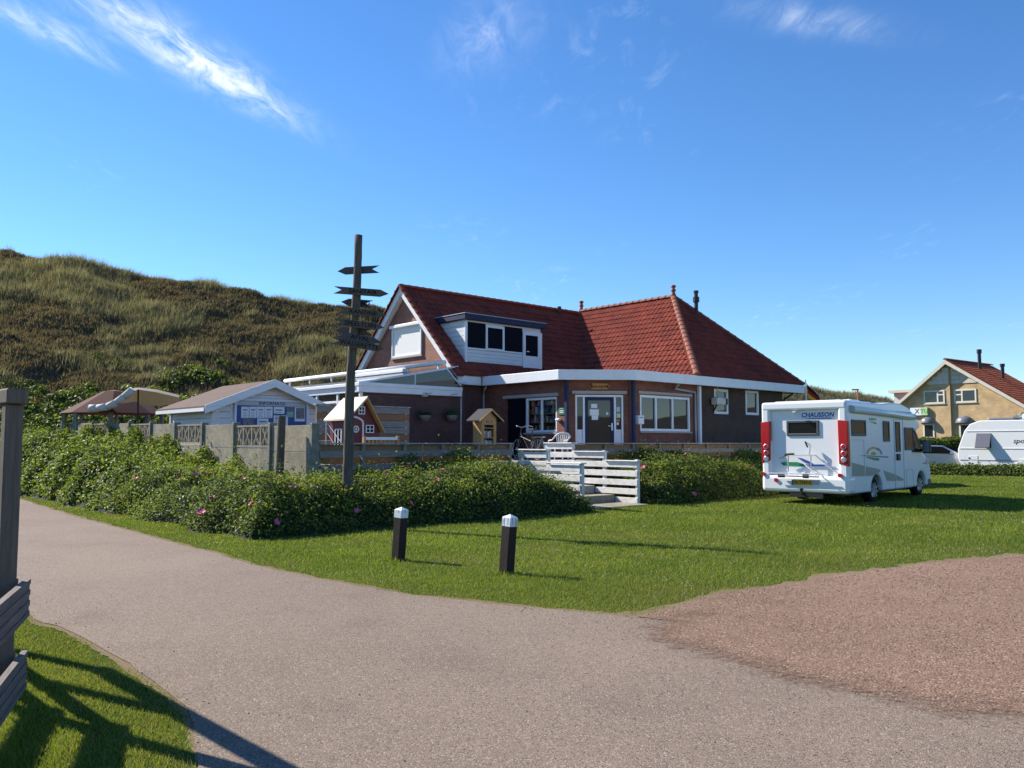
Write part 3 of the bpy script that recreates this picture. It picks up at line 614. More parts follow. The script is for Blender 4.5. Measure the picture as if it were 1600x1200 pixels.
# verge of the gable: white barge boards and verge tiles
for s_ in (0, 1):
    y0_ = -.12 if s_ == 0 else 2 * HW + .12
    z0_ = EA - .09
    p, q = Vector((0, y0_, z0_)), Vector((0, HW, RG + .02))
    d = (q - p); up = Vector((0, -d.z, d.y)).normalized(); up = up if up.z > 0 else -up
    quad = [p + up * -.24, q + Vector((0, 0, -.33)), q, p]
    b = MB(); b.add([Vector((-.15, v.y, v.z)) for v in quad] + [Vector((.0, v.y, v.z)) for v in quad], [(0, 1, 2, 3), (7, 6, 5, 4), (0, 4, 5, 1), (1, 5, 6, 2), (2, 6, 7, 3), (3, 7, 4, 0)])
    b.build('barge_board', M_WHITE, HOUSE)
    MB().add([(-.14, p.y, p.z - .22), (-.14, HW, RG - .3), (.29, HW, RG - .3), (.29, p.y, p.z - .22)], [(0, 1, 2, 3)]).build('verge_soffit', M_WHITEB, HOUSE)
    caps((-.12, y0_, z0_ + .05), (-.12, HW, RG + .06), capd, 'verge_tile', lift=-.02)
# finials, flues
for P_, h in ((AP, .52), (Vector((10.4, 3.7, HR)), .42)):
    MB().lathe([(.13, 0), (.10, .12), (.06, .2), (.11, .26), (.10, .33), (.05, .37), (.115, .43), (.10, .5), (.02, .54)], 12, P_ + Vector((0, 0, .02))).build('finial', M_RIDGE, HOUSE, smooth=True)
def roof_hit(px, py, P0, nrm):
    inv = SITE.inverted(); o = inv @ CAMP; d = inv.to_3x3() @ ray(px, py); P0 = Vector(P0); nrm = Vector(nrm); return o + d * ((P0 - o).dot(nrm) / d.dot(nrm))
ne = Vector((1, 0, 0)).cross(upe)
v = roof_hit(1088, 490, C1, ne)
fl = MB().tube(v - Vector((0, 0, .1)), v + Vector((0, 0, .95)), .085, n=12).tube(v + Vector((0, 0, .5)), v + Vector((0, 0, .72)), .14, .14, 12).tube(v + Vector((0, 0, .9)), v + Vector((0, 0, 1.0)), .11, n=12).build('flue', M_BLACK, HOUSE)
v2 = roof_hit(874, 493, (0, -.05, EA), (0, -(RG - EA), HW + .05)); MB().tube(v2 - Vector((0, 0, .1)), v2 + Vector((0, 0, .38)), .06).tube(v2 + Vector((0, 0, .3)), v2 + Vector((0, 0, .42)), .09).build('flue', M_BLACK, HOUSE)
# ---- dormer
DZ0, DZ1 = EA + (DB + .05) / (HW + .05) * (RG - EA), 6.42
DM = Matrix.Translation((0, DB, 0))
DMW = frame_world(DM); dx = lambda px, py: wpx(DMW, px, py)
b = MB(); b.box(DA0 + .03, DA1 - .03, .03, 2.3, DZ0 - .3, DZ1 - .19)
dorm = b.build('dormer', M_WHITEB, HOUSE, DM); dorm['label'] = 'white boarded dormer with navy roof edge and dark screened windows'
MB().box(DA0 - .14, DA1 + .1, -.18, 2.3, DZ1 - .205, DZ1).build('roof_edge', M_NAVY, dorm, bevel=.012); MB().box(DA0 - .16, DA1 + .12, -.2, 2.3, DZ1 + .003, DZ1 + .03).build('roof_trim', M_GREYPIPE, dorm)
zb = dx(740, 546)[1]; xdoor = dx(816, 550)[0]
for k in range(8):                                   # boards of the visible cheek
    z0_, z1_ = DZ0 + .05 + k * (DZ1 - .3 - DZ0) / 8, DZ0 + .05 + (k + 1) * (DZ1 - .3 - DZ0) / 8 - .012
    ymax = (z1_ - EA) / (RG - EA) * (HW + .05) - .05 - DB
    if ymax > .1: MB().prism([(.06, z0_), (max(.08, (z0_ - EA) / (RG - EA) * (HW + .05) - .05 - DB), z0_), (ymax, z1_), (.06, z1_)], 'x', DA0 - .005, DA0 + .022).build('cheek_board', M_WHITEB, dorm)
for k in range(4):
    h_ = (zb - DZ0 + .08) / 4; MB().box(DA0 + .08, xdoor, -.004, .026, DZ0 - .08 + k * h_, DZ0 - .08 + (k + 1) * h_ - .012).build('front_board', M_WHITEB, dorm)
MB().box(DA0 - .01, DA0 + .1, -.03, .06, DZ0 - .1, DZ1 - .27).build('corner_board', M_WHITE, dorm)
MB().box(DA0 + .1, xdoor, -.04, .02, zb, zb + .06).build('window_rail', M_WHITE, dorm)
x1_, x2_ = dx(758, 520)[0], dx(787, 520)[0]; zt = DZ1 - .28
for xa, xb, nm in ((DA0 + .12, x1_, 'screen'), (x2_, xdoor - .02, 'screen')): MB().box(xa, xb, -.02, .02, zb + .065, zt).build(nm, M_DARK, dorm)
wo = MB(); fw = .09; wo.box(x1_, x1_ + fw, -.06, .02, zb + .02, zt - .03); wo.box(x2_ - fw, x2_, -.06, .02, zb + .02, zt - .03); wo.box(x1_ + fw, x2_ - fw, -.06, .02, zt - .13, zt - .03); wo.box(x1_ + fw, x2_ - fw, -.06, .02, zb + .02, zb + .1)
wo.build('window_frame', M_WHITE, dorm, bevel=.008); MB().box(x1_ + fw, x2_ - fw, -.03, .01, zb + .1, zt - .13).build('screen', M_DARK, dorm)
xr = DA1 - .03; zd0 = DZ0 - .55
do = MB(); do.box(xdoor, xdoor + .13, -.07, .02, zd0, zt - .1); do.box(xr - .22, xr, -.07, .02, zd0, zt - .1); do.box(xdoor + .13, xr - .22, -.07, .02, zt - .25, zt - .1); do.box(xdoor + .13, xr - .22, -.06, .02, zd0, zb - .05)
do.build('balcony_door', M_WHITE, dorm, bevel=.008); MB().box(xdoor + .13, xr - .22, -.035, .01, zb - .05, zt - .25).build('screen', M_DARK, dorm)
MB().box(xdoor + .16, xdoor + .3, -.1, -.08, zb + .1, zb + .13).build('door_handle', M_STEEL, dorm)
MB().prism([(-.35, DZ0 - .42), (.05, DZ0 - .02), (.05, DZ0 + .0), (-.35, DZ0 - .37)], 'x', DA0 + .05, xdoor - .05).build('lead_apron', M_NAVY, dorm)
# ---- glazed lean-to at the gable end with its sun-awning rail
XL = -4.16; ZE = 3.57
LF = wall_frame((XL, .12), (.28, .12)); lwl = .28 - XL
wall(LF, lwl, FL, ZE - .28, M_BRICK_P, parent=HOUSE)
lean = MB().box(XL - .12, .05, -.02, .14, ZE - .3, ZE).build('lean_to_beam', M_WHITE, HOUSE, bevel=.015); MB().box(XL - .14, .05, -.05, .12, ZE - .1, ZE + .03).build('gutter', M_WHITE, lean, bevel=.015)
zg = ZE + .68
gl = MB(); gl.prism([(XL, ZE), (.0, ZE), (.0, ZE + .3), (-.6, zg), (-.66, zg)], 'y', .05, .06); gl.build('gable_glass', M_GLASS, lean)
fr = MB(); fr.tube((XL, .05, ZE + .02), (-.62, .05, zg), .035, n=6); fr.tube((-.62, .05, zg), (.02, .05, ZE + .1), .03, n=6); fr.tube((-2.0, .05, ZE), (-2.0, .05, ZE + .41), .025, n=6); fr.build('glazing_bar', M_WHITE, lean)
SF = wall_frame((XL, 11.5), (XL, .12)); sfl = 11.38
MB().box(0, sfl, -.05, .1, ZE - .3, ZE - .1).box(0, sfl, -.12, .1, ZE - .1, ZE + .02).build('eaves_beam', M_WHITE, lean, Matrix.Translation((0, 0, 0)) @ SF, bevel=.015)
wall(SF, sfl, FL, FL + .7, M_BRICK_L, parent=HOUSE)
wn_ = MB()
for k in range(9): wn_.box(k * sfl / 8 - .05, k * sfl / 8 + .05, -.02, .08, FL + .7, ZE - .3)
wn_.box(0, sfl, -.015, .07, ZE - .62, ZE - .54); wo = wn_.build('side_windows', M_WHITE, HOUSE, SF, bevel=.008)
for k in range(8): MB().add([(k * sfl / 8 + .05, .03, FL + .7), ((k + 1) * sfl / 8 - .05, .03, FL + .7), ((k + 1) * sfl / 8 - .05, .03, ZE - .3), (k * sfl / 8 + .05, .03, ZE - .3)], [(0, 1, 2, 3)]).build('pane', M_GLASS, wo)
for k in range(9):
    yy = .12 + k * sfl / 8; MB().tube((XL, yy, ZE + .02), (-.05, yy, zg + .12), .03, n=6).build('rafter', M_WHITE, lean)
MB().add([(XL, .12, ZE + .05), (0, .12, zg + .16), (0, 11.5, zg + .16), (XL, 11.5, ZE + .05)], [(0, 1, 2, 3)]).build('glass_roof', clearglass('roof_glass', (.75, .82, .82), 1.5), lean)
rail = MB().tube((-.55, .26, 4.5), (-.55, 12.5, 4.5), .085, n=10).build('awning_rail', M_WHITE, lean, smooth=True)
for k in range(7): MB().box(-.58, -.52, .6 + k * 1.9, .66 + k * 1.9, 4.1, 4.43).build('rail_post', M_WHITE, lean)
MB().box(-.75, -.45, 2.6, 6.0, 4.28, 4.42).build('awning_case', M_WHITE, lean, bevel=.02)
# hanging baskets and lamp on the purple wall
LFW = frame_world(LF)
x_, z_ = wpx(LFW, 661, 617); MB().box(x_ - .1, x_ + .1, -.16, 0, z_ - .07, z_ + .1).build('wall_lamp', M_CREAM, HOUSE, LF, bevel=.03)
M_BASK = mat('basket', (.20, .18, .15), .9); M_LF1 = leafmat('basket_leaf', (.05, .08, .03))
for px in (657, 698.5):
    x_, z_ = wpx(LFW, px, 650); p = frame_world(LF) @ Vector((x_, -.28, 0))
    hb = thing('hanging_basket', Matrix.Translation((p.x, p.y, z_)), 'hanging basket with dark foliage on the brick wall, %s' % ('below the cream wall lamp' if px < 680 else 'beside the white downpipe'), 'basket', 'hanging baskets on the brick wall')
    MB().lathe([(.02, -.2), (.12, -.17), (.2, -.05), (.21, .02), (.18, .02)], 14).build('bowl', M_BASK, hb, smooth=True)
    MB().tube((0, 0, .02), (0, 0, .75), .006).tube((0, 0, .75), (.19, .21, .8), .01).build('hanger', M_BLACK, hb)
    V, T_ = [], []
    for k in range(160):
        c_ = Vector((random.gauss(0, .12), random.gauss(0, .12), .04 + abs(random.gauss(0, .07)))); a_ = Vector((random.gauss(0, 1), random.gauss(0, 1), random.gauss(0, 1))).normalized() * .05; b_ = a_.orthogonal().normalized() * .025; n = len(V)
        V += [c_ - a_, c_ + b_, c_ + a_, c_ - b_]; T_.append((n, n + 1, n + 2, n + 3))
    fast_mesh('foliage', [tuple(q) for q in V], T_, M_LF1, parent=hb)
# ================================================================ terrace fence, stairs, walls round the yard
def plank(name, parent, x0, x1, y0, y1, z0, z1, m, M=None, bevel=.006): return MB().box(x0, x1, y0, y1, z0, z1).build(name, m, parent, M, bevel=bevel, seg=1)
M_WOODB2 = mat('tan_plank', (.27, .19, .115), .8, col2=(.18, .125, .08), scale=3, stretch=(1.2, 14, 14), bump=.25)
def fence(a0, a1, label):
    r = thing('terrace_fence', SITE @ Matrix.Translation((a0, -7.2, 0)), label, 'fence', None); L_ = a1 - a0; n = max(1, round(L_ / 1.25))
    for k in range(n + 1): x = min(L_ - .04, k * L_ / n); plank('post', r, x - .04, x + .04, -.0, .075, .0, 1.565, M_WOODW)
    ns = max(1, round(L_ / 3.6))
    for k in range(ns):
        x0, x1 = k * L_ / ns + .004, (k + 1) * L_ / ns - .004
        plank('cap_board', r, x0, x1, -.06, .12, 1.568, 1.6, M_WOODP)
        plank('board', r, x0, x1, .078, .1, 1.405, 1.555, M_WOODB2)
        for j in range(5):
            z = 1.27 - .3 * j; plank('board', r, x0, x1, -.03, -.003, z, z + .15 + random.uniform(-.005, .005), M_WOODW)
            plank('board', r, x0, x1, .078, .1, z - .14, z, M_WOODB if j % 2 == 0 else M_WOODW)
    return r
fence(-9.72, -4.05, 'low grey plank fence between the concrete wall and the wooden stair')
fence(-1.62, 12.6, 'low grey plank fence on the terrace edge below the entrance and windows')
# stair side panels (a = const), boards on the face turned to the sun
def stair_panel(a, rows, posts, caps_, label):
    r = thing('wooden_side_fence', SITE @ Matrix.Translation((a, 0, 0)), label, 'fence', 'stepped side panels of the terrace stair')
    for (c0, c1, z1) in rows: plank('board', r, -.03, -.004, c0, c1, z1 - .155, z1, M_WOODP2)
    for (c, z0, z1) in posts: plank('post', r, 0, .09, c, c + .09, z0, z1, M_WOODP2)
    for (c0, c1, z) in caps_: plank('cap_board', r, -.08, .13, c0, c1, z, z + .03, M_WOODP2)
    return r
M_WOODP2 = mat('pale_stair_wood', (.80, .78, .73), .8, col2=(.66, .64, .60), scale=3, stretch=(14, 1.0, 14), bump=.3, bscale=5, dirt=((.55, .52, .47), 6))
zr = [1.575 - .235 * k for k in range(7)]
stair_panel(-1.69, [(-7.17, -6.09, zr[0]), (-8.35, -6.09, zr[1]), (-9.5, -6.09, zr[2]), (-9.5, -6.09, zr[3]), (-9.5, -6.3, zr[4]), (-9.5, -8.02, zr[5]), (-9.5, -8.74, zr[6])],
            [(-9.5, 0, 1.16), (-8.36, 0, 1.39), (-7.2, .4, 1.57), (-6.2, .9, 1.57)], [(-7.19, -6.05, 1.58), (-8.38, -7.21, 1.345), (-9.55, -8.40, 1.11)], 'pale wooden stair panel with three tiers beside the open lawn and motorhome')
stair_panel(-4.0, [(-8.47, -7.4, zr[1] + .03), (-8.47, -7.4, zr[2] + .03), (-9.62, -7.4, zr[2] - .05), (-9.62, -7.4, zr[3] - .05), (-9.62, -7.4, zr[4] - .05), (-9.62, -8.2, zr[5] - .05)],
            [(-9.66, 0, 1.12), (-8.5, 0, 1.40), (-7.5, 0, 1.40)], [(-8.5, -7.35, 1.41), (-9.7, -8.52, 1.09)], 'pale wooden stair panel with two tiers half hidden by the rose hedge')
st = thing('stair', SITE, 'stone stair between the two stepped wooden side panels', 'stairs')
for k in range(4): MB().box(-3.88, -1.73, -8.74 + k * .72, -5.92, .0 if k == 0 else .22 * k + .002, .22 * (k + 1)).build('step', M_LIT if k % 2 else M_CONC, st, bevel=.012)
MB().box(-3.85, -1.75, -9.9, -8.76, 0, .03).build('landing_slab', M_CONC, st, bevel=.01)
# ---- concrete wall along the yard (posts + panels)
CW = thing('concrete_wall', SITE @ trs(-9.77, -7.2, 0, R(90)), 'tall weathered concrete panel wall with openwork tops beside the white hut', 'wall')
def ctop(s): return 2.0 + .021 * s
for k in range(11):
    s = k * 2.0; MB().box(s - .06, s + .06, -.02, .16, 0, ctop(s) + .03).build('post', M_CONCP, CW, bevel=.015)
    if k == 10: break
    x0, x1, z1 = s + .062, s + 1.938, ctop(s) - .01
    if k % 2 == 0:
        MB().box(x0, x1, .06, .11, 0, z1 - .6).build('panel', M_CONC, CW, bevel=.008); MB().box(x0, x1, .06, .11, z1 - .592, z1).build('panel', M_CONC, CW, bevel=.008)
    else:
        MB().box(x0, x1, .06, .11, 0, z1 - .56).build('panel', M_CONC, CW, bevel=.008)
        b = MB(); zb_, zt_ = z1 - .54, z1; b.box(x0, x1, .05, .12, zb_, zb_ + .05); b.box(x0, x1, .05, .12, zt_ - .045, zt_); w = (x1 - x0) / 4
        for q in range(4):
            xa, xb = x0 + q * w, x0 + (q + 1) * w; xm, zm = (xa + xb) / 2, (zb_ + zt_) / 2
            b.box(xa, xa + .03, .055, .115, zb_ + .05, zt_ - .045); b.box(xb - .03, xb, .055, .115, zb_ + .05, zt_ - .045)
            for ex, ez in ((xa + .03, zb_ + .05), (xb - .03, zb_ + .05), (xa + .03, zt_ - .045), (xb - .03, zt_ - .045), ((xa + xm) / 2 + .02, zb_ + .05), ((xb + xm) / 2 - .02, zb_ + .05), ((xa + xm) / 2 + .02, zt_ - .045), ((xb + xm) / 2 - .02, zt_ - .045)):
                d = Vector((ex - xm, 0, ez - zm)); nn = Vector((-d.z, 0, d.x)).normalized() * .013
                p0, p1 = Vector((xm, .06, zm)), Vector((ex, .06, ez)); dd = Vector((0, .05, 0))
                b.add([p0 - nn, p1 - nn, p1 + nn, p0 + nn, p0 - nn + dd, p1 - nn + dd, p1 + nn + dd, p0 + nn + dd], [(0, 1, 2, 3), (7, 6, 5, 4), (0, 4, 5, 1), (1, 5, 6, 2), (2, 6, 7, 3), (3, 7, 4, 0)])
            b.lathe([(.045, .055), (.045, .115)], 10, (xm, 0, zm), 'y')
        b.build('openwork_panel', M_CONC, CW)
wp = gpx(437, 735, 1.0); wp = S(-10.2, -6.28)
tag(MB().tube((0, 0, 0), (.05, .0, 2.2), .095, .085, 12).build('round_post', M_WOODD, None, Matrix.Translation((wp.x, wp.y, 0)), bevel=.01), 'grey round wooden post standing in the hedge before the concrete wall', 'post')
# ---- white information hut
HB = SITE @ Matrix.Translation((-9.2, -.16, 0)); HUT = thing('information_hut', HB, 'white boarded garden hut with blue notice board behind the concrete wall', 'hut')
wd, ln, e0, ap = 3.47, 3.16, 2.68, 3.37
nb_ = 9; hh = (e0 - FL) / nb_
for k in range(nb_):
    z0_, z1_ = FL + k * hh, FL + (k + 1) * hh - .012
    MB().box(0, wd, 0, .05, z0_, z1_).build('front_board', M_WHITEB, HUT, bevel=.006, seg=1); MB().box(-.0, .05, .06, ln, z0_, z1_).build('side_board', M_WHITEB, HUT, bevel=.006, seg=1)
MB().box(wd - .05, wd, .06, ln, FL, e0).build('far_side', M_WHITEB, HUT)
for k in range(4):
    z0_, z1_ = e0 + k * (ap - e0) / 4, e0 + (k + 1) * (ap - e0) / 4 - .01; f0, f1 = (z0_ - e0) / (ap - e0), (z1_ - e0) / (ap - e0)
    MB().prism([(f0 * wd / 2, z0_), (wd - f0 * wd / 2, z0_), (wd - f1 * wd / 2, z1_), (f1 * wd / 2, z1_)], 'y', .0, .05).build('gable_board', M_WHITEB, HUT)
for x in (-.02, wd - .08): MB().box(x, x + .1, -.03, .1, FL, e0 + .02).build('corner_post', M_WHITEB, HUT, bevel=.006)
MB().box(-.04, .04, ln - .02, ln + .06, FL, e0).build('corner_post', M_WHITEB, HUT)
M_FELT = mat('brown_felt', (.135, .09, .076), .9, col2=(.10, .068, .058), scale=5, bump=.2)
sl_ = (ap - e0) / (wd / 2)
for s_ in (-1, 1):
    xo = wd / 2 + s_ * (wd / 2 + .36); zo = e0 - .36 * sl_
    MB().prism([(wd / 2, ap + .04), (xo, zo + .04), (xo, zo + .10), (wd / 2, ap + .10)], 'y', -.32, ln + .3).build('roof', M_FELT, HUT)
    MB().prism([(wd / 2, ap - .12), (xo, zo - .12), (xo, zo + .12), (wd / 2, ap + .12)], 'y', -.36, -.325).build('barge_board', M_WHITEB, HUT, bevel=.006)
    if s_ < 0: MB().box(xo - .03, xo + .02, -.32, ln + .3, zo - .05, zo + .05).build('eaves_board', M_WHITEB, HUT)
HW_ = lambda px, py: wpx(HB, px, py)
n0, n1, nz0, nz1 = wrect(HB, 364, 624, 480, 690); nz0 = FL + .35; nz1 = HW_(422, 624)[1]
M_LBL = mat('pale_blue_frame', (.62, .68, .76), .5); M_BLU = mat('blue_felt', (.06, .11, .25), .9, col2=(.07, .125, .27), scale=20)
b = MB(); fw = .07; b.box(n0, n0 + fw, -.1, -.005, nz0, nz1); b.box(n1 - fw, n1, -.1, -.005, nz0, nz1); b.box(n0 + fw, n1 - fw, -.1, -.005, nz1 - fw, nz1); b.box(n0 + fw, n1 - fw, -.1, -.005, nz0, nz0 + fw)
nbd = b.build('notice_board', M_LBL, HUT, bevel=.01); nbd['label'] = 'glazed blue notice board with papers and a heading'
MB().box(n0 + fw, n1 - fw, -.03, -.01, nz0 + fw, nz1 - fw).build('blue_back', M_BLU, nbd)
hz1 = HW_(422, 634.5)[1]; MB().box(n0 + fw, n1 - fw, -.045, -.032, hz1, nz1 - fw).build('heading_strip', mat('heading_strip', (.45, .50, .57), .6), nbd)
text('INFORMATIE', .13, M_INK, 'lettering', nbd, Matrix.Translation(((n0 + n1) / 2, -.05, (hz1 + nz1 - fw) / 2)), .002, sx=1.15)
M_PAP2 = mat('grey_photo', (.25, .26, .28), .8, col2=(.12, .12, .13), scale=14); M_PAP3 = mat('green_leaflet', (.25, .45, .38), .8)
for (xa, ya, xb, yb, m_) in ((376, 635.5, 388, 653, M_PAPER), (388.8, 635.5, 400, 653, M_PAPER), (400.6, 635.5, 412.5, 653, M_PAPER), (413, 635.5, 425, 653, M_PAPER), (427, 636, 443.5, 646.5, M_PAPER), (426.5, 649, 449, 668, M_PAPER),
                             (379, 654, 396, 668, M_PAP2), (401, 654, 418.5, 668, M_PAPER), (447, 636, 457.5, 643, M_PAP2), (447, 643.3, 457.5, 652, M_PAP3), (459.5, 636.5, 475.5, 658.5, M_PAPER), (461.5, 637.5, 474.5, 654.5, M_PAP2)):
    r_ = wrect(HB, xa, ya, xb, yb); z0_ = max(r_[2], nz0 + .1); dy = .006 if (xa, m_) == (461.5, M_PAP2) else 0
    pp = MB().box(r_[0], r_[1], -.04 - dy, -.034 - dy, z0_, r_[3]).build('paper_sheet', m_, nbd)
    if m_ is M_PAPER and r_[3] - r_[2] > .2:
        MB().box(r_[0] + .05, r_[0] + .8 * (r_[1] - r_[0]), -.043, -.041, r_[3] - .11, r_[3] - .075).build('print_line', M_PAP2, nbd)
        for q in range(4): MB().box(r_[0] + .05, r_[0] + random.uniform(.6, .85) * (r_[1] - r_[0]), -.043, -.041, r_[3] - .17 - .045 * q, r_[3] - .16 - .045 * q).build('print_line', M_PAP2, nbd)
# ---- plank screen behind the play house
sc = thing('plank_screen', SITE @ Matrix.Translation((-7.2, -2.5, 0)), 'brown and grey plank screen behind the red play house', 'screen')
for k in range(8): z = FL + .02 + k * .2; plank('plank', sc, 0, 3.16, -.03, 0, z, z + .185, M_WOODB if k % 3 == 0 else M_WOODW)
for x in (0.02, 1.55, 3.08): plank('post', sc, x, x + .08, .002, .08, FL, 2.66, M_WOODW)
plank('cap_board', sc, -.04, 3.2, -.06, .1, 2.665, 2.695, M_WOODP)
# ---- red play house
PH = thing('play_house', SITE @ Matrix.Translation((-7.69, -5.75, 0)), 'small crooked red wooden play house with cream roof and picket porch', 'play house')
M_RED = mat('barn_red', (.16, .02, .022), .55, col2=(.12, .015, .018), scale=3, stretch=(1, 1, 14), bump=.15, bscale=3)
M_CRM = mat('cream_roof', (.68, .60, .44), .6, col2=(.60, .52, .38), scale=3)
b = MB(); prof = [(-.42, FL), (.45, FL), (.47, 1.98), (0, 2.66), (-.42, 2.2)]; b.prism(prof, 'y', 0, .9); b.build('body', M_RED, PH, bevel=.008)
MB().prism([(.02, 2.70), (-.55, 2.14), (-.55, 2.19), (.02, 2.76)], 'y', -.16, 1.0).build('roof_slope', M_CRM, PH, bevel=.008)
MB().prism([(0, 2.76), (.55, 1.88), (.51, 1.85), (0, 2.69)], 'y', -.16, 1.0).build('roof_slope', M_PINE, PH, bevel=.008)
PHW = SITE @ Matrix.Translation((-7.69, -5.75, 0)); PX = lambda a, b: wpx(PHW, a, b)
def pwin(xa, ya, xb, yb):
    x0, x1, z0, z1 = wrect(PHW, xa, ya, xb, yb); b = MB(); t_ = .022
    for bx in ((x0, x0 + t_, z0, z1), (x1 - t_, x1, z0, z1), (x0 + t_, x1 - t_, z0, z0 + t_), (x0 + t_, x1 - t_, z1 - t_, z1), ((x0 + x1) / 2 - .01, (x0 + x1) / 2 + .01, z0 + t_, z1 - t_), (x0 + t_, x1 - t_, (z0 + z1) / 2 - .01, (z0 + z1) / 2 + .01)): b.box(bx[0], bx[1], -.03, -.002, bx[2], bx[3])
    w_ = b.build('window', M_WHITE, PH); MB().box(x0 + t_, x1 - t_, -.012, -.004, z0 + t_, z1 - t_).build('pane', M_DARK, w_)
pwin(559.5, 635, 569.5, 647.5); pwin(571, 664, 583.5, 676.5)
x_, z_ = PX(564.5, 631.5); MB().lathe([(.035, -.04), (.035, -.002)], 10, (x_, 0, z_), 'y').build('lamp', M_CRM, PH)
x_, z_ = PX(556, 670.5); rw = MB().torus((x_, -.01, z_), .075, .014, 'y', 18, 6); rw.box(x_ - .008, x_ + .008, -.02, -.004, z_ - .07, z_ + .07); rw.box(x_ - .07, x_ + .07, -.021, -.005, z_ - .008, z_ + .008); rw.build('round_window', M_WHITE, PH)
arc = []; xr_, zt_ = PX(567, 652)[0], PX(560, 651)[1]
for k in range(9): A = R(10 * k + 10) if k < 9 else 0; arc.append(Vector((xr_ - .24 + .24 * math.sin(R(90) - R(90) * k / 8 * 0 - R(11 * k)), -.012, zt_ - .2 + .2 * math.sin(R(11.25 * k)))))
arc = [Vector((xr_, -.012, FL + .1)), Vector((xr_, -.012, zt_ - .16))] + [Vector((xr_ - .36 * (1 - math.cos(R(11.25 * k))), -.012, zt_ - .16 + .16 * math.sin(R(11.25 * k)))) for k in range(1, 9)]
MB().path(arc, .025, 6).build('door_arch', M_WHITE, PH)
SWN = wall_frame((-.42, .9), (-.42, 0)); x0, x1 = .3, .55
b = MB(); 
for bx in ((.28, .31, 1.5, 1.95), (.57, .60, 1.5, 1.95), (.31, .57, 1.5, 1.53), (.31, .57, 1.92, 1.95), (.425, .45, 1.53, 1.92)): b.box(bx[0], bx[1], -.03, -.002, bx[2], bx[3])
w_ = b.build('side_window', M_WHITE, PH, SWN); MB().box(.31, .57, -.012, -.004, 1.53, 1.92).build('pane', M_DARK, w_)
MB().box(-.36, .62, -.62, -.56, FL + .62, FL + .69).build('porch_rail', M_WHITE, PH)
for k in range(9): MB().box(-.34 + k * .115, -.27 + k * .115, -.56, -.535, FL, FL + .62).build('picket', M_PINE, PH, bevel=.005, seg=1)
for x in (-.36, .6): MB().box(x - .02, x + .04, -.62, -.55, FL, FL + .72).build('porch_post', M_PINE, PH)
for k, (z0_, z1_) in enumerate(((FL + .2, FL + .8), (FL + .5, FL + 1.05))): MB().tube((-.5, .9, z1_), (-.46, .2, z0_), .008).build('cord', M_PAPER, PH)
MB().tube((-.52, .92, FL), (-.5, .95, 2.16), .018).build('corner_pole', M_CREAM, PH)
# ---- little library cabinet
p = atY(758, 690, 27.4); BX = thing('book_cabinet', Matrix.Translation((p.x, p.y, FL)) @ rotz(UANG), 'small pine book exchange cabinet with dark pitched roof by the brick wall', 'cabinet')
b = MB(); b.box(-.32, -.29, -.2, .25, .02, 1.35); b.box(.29, .32, -.2, .25, .02, 1.35); b.box(-.29, .29, .22, .25, .02, 1.35)
for z in (.02, .38, .7, 1.02, 1.32): b.box(-.29, .29, -.18, .22, z, z + .03)
b.build('case', M_PINE, BX, bevel=.006, seg=1)
b = MB(); b.box(-.29, -.2, -.2, -.17, .05, 1.35); b.box(.2, .29, -.2, -.17, .05, 1.35); b.box(-.2, .2, -.2, -.17, 1.14, 1.35); b.box(-.2, .2, -.2, -.17, .05, .38); b.build('door_frame', M_PINE, BX, bevel=.005, seg=1)
MB().prism([(-.32, 1.35), (.32, 1.35), (0, 1.62)], 'y', -.2, .25).build('gable', M_PINE, BX)
M_SLATE = mat('dark_felt', (.035, .036, .042), .8)
for s_ in (-1, 1): MB().prism([(0, 1.64), (s_ * .52, 1.26), (s_ * .52, 1.29), (0, 1.68)], 'y', -.33, .35).build('roof', M_SLATE, BX); MB().prism([(0, 1.60), (s_ * .52, 1.23), (s_ * .52, 1.285), (0, 1.665)], 'y', -.36, -.335).build('barge_board', M_PINE, BX)
for z in (.41, .73, 1.05):
    x = -.2
    while x < .18:
        w = random.uniform(.025, .05); h = random.uniform(.15, .24); 
        if z < 1: MB().box(x, x + w * .9, -.12, .05, z, z + h).build('book', random.choice(shc), BX)
        x += w
MB().box(-.12, .12, -.206, -.202, 1.2, 1.27).build('name_plate', M_DARK, BX); text('BIEB', .07, M_PAPER, 'lettering', BX, Matrix.Translation((0, -.21, 1.235)), .001, sx=1.4)
MB().box(-.14, .14, -.206, -.202, .26, .33).build('name_plate', M_DARK, BX); text('BOEKEN', .06, M_PAPER, 'lettering', BX, Matrix.Translation((0, -.21, .295)), .001)
# ---- bicycle
p = atY(840, 700, 25.7); BK = thing('bicycle', Matrix.Translation((p.x, p.y, FL)) @ rotz(math.atan2(.83, -.55)), 'black city bicycle parked on the terrace by the dark doorway', 'bicycle')
for x, nm in ((0, 'rear_wheel'), (1.08, 'front_wheel')):
    b = MB().torus((x, 0, .35), .33, .02, 'y', 32, 8); w_ = b.build(nm, M_RUBBER, BK, smooth=True); sp_ = MB()
    for k in range(12): A = math.pi * 2 * k / 12; sp_.tube((x, 0, .35), (x + .32 * math.cos(A), 0, .35 + .32 * math.sin(A)), .003, n=4)
    sp_.torus((x, 0, .35), .31, .012, 'y', 28, 6); sp_.build('rim', M_STEEL, w_)
b = MB(); b.tube((0, 0, .35), (.42, 0, .3), .014); b.tube((.42, 0, .3), (.3, 0, .85), .018); b.tube((.42, 0, .3), (.92, 0, .85), .02); b.tube((.36, 0, .6), (.9, 0, .75), .018); b.tube((0, 0, .35), (.32, 0, .78), .012); b.tube((1.08, 0, .35), (.95, 0, .75), .016); b.tube((.95, 0, .75), (.88, 0, 1.02), .018)
b.build('frame', M_BLACK, BK)
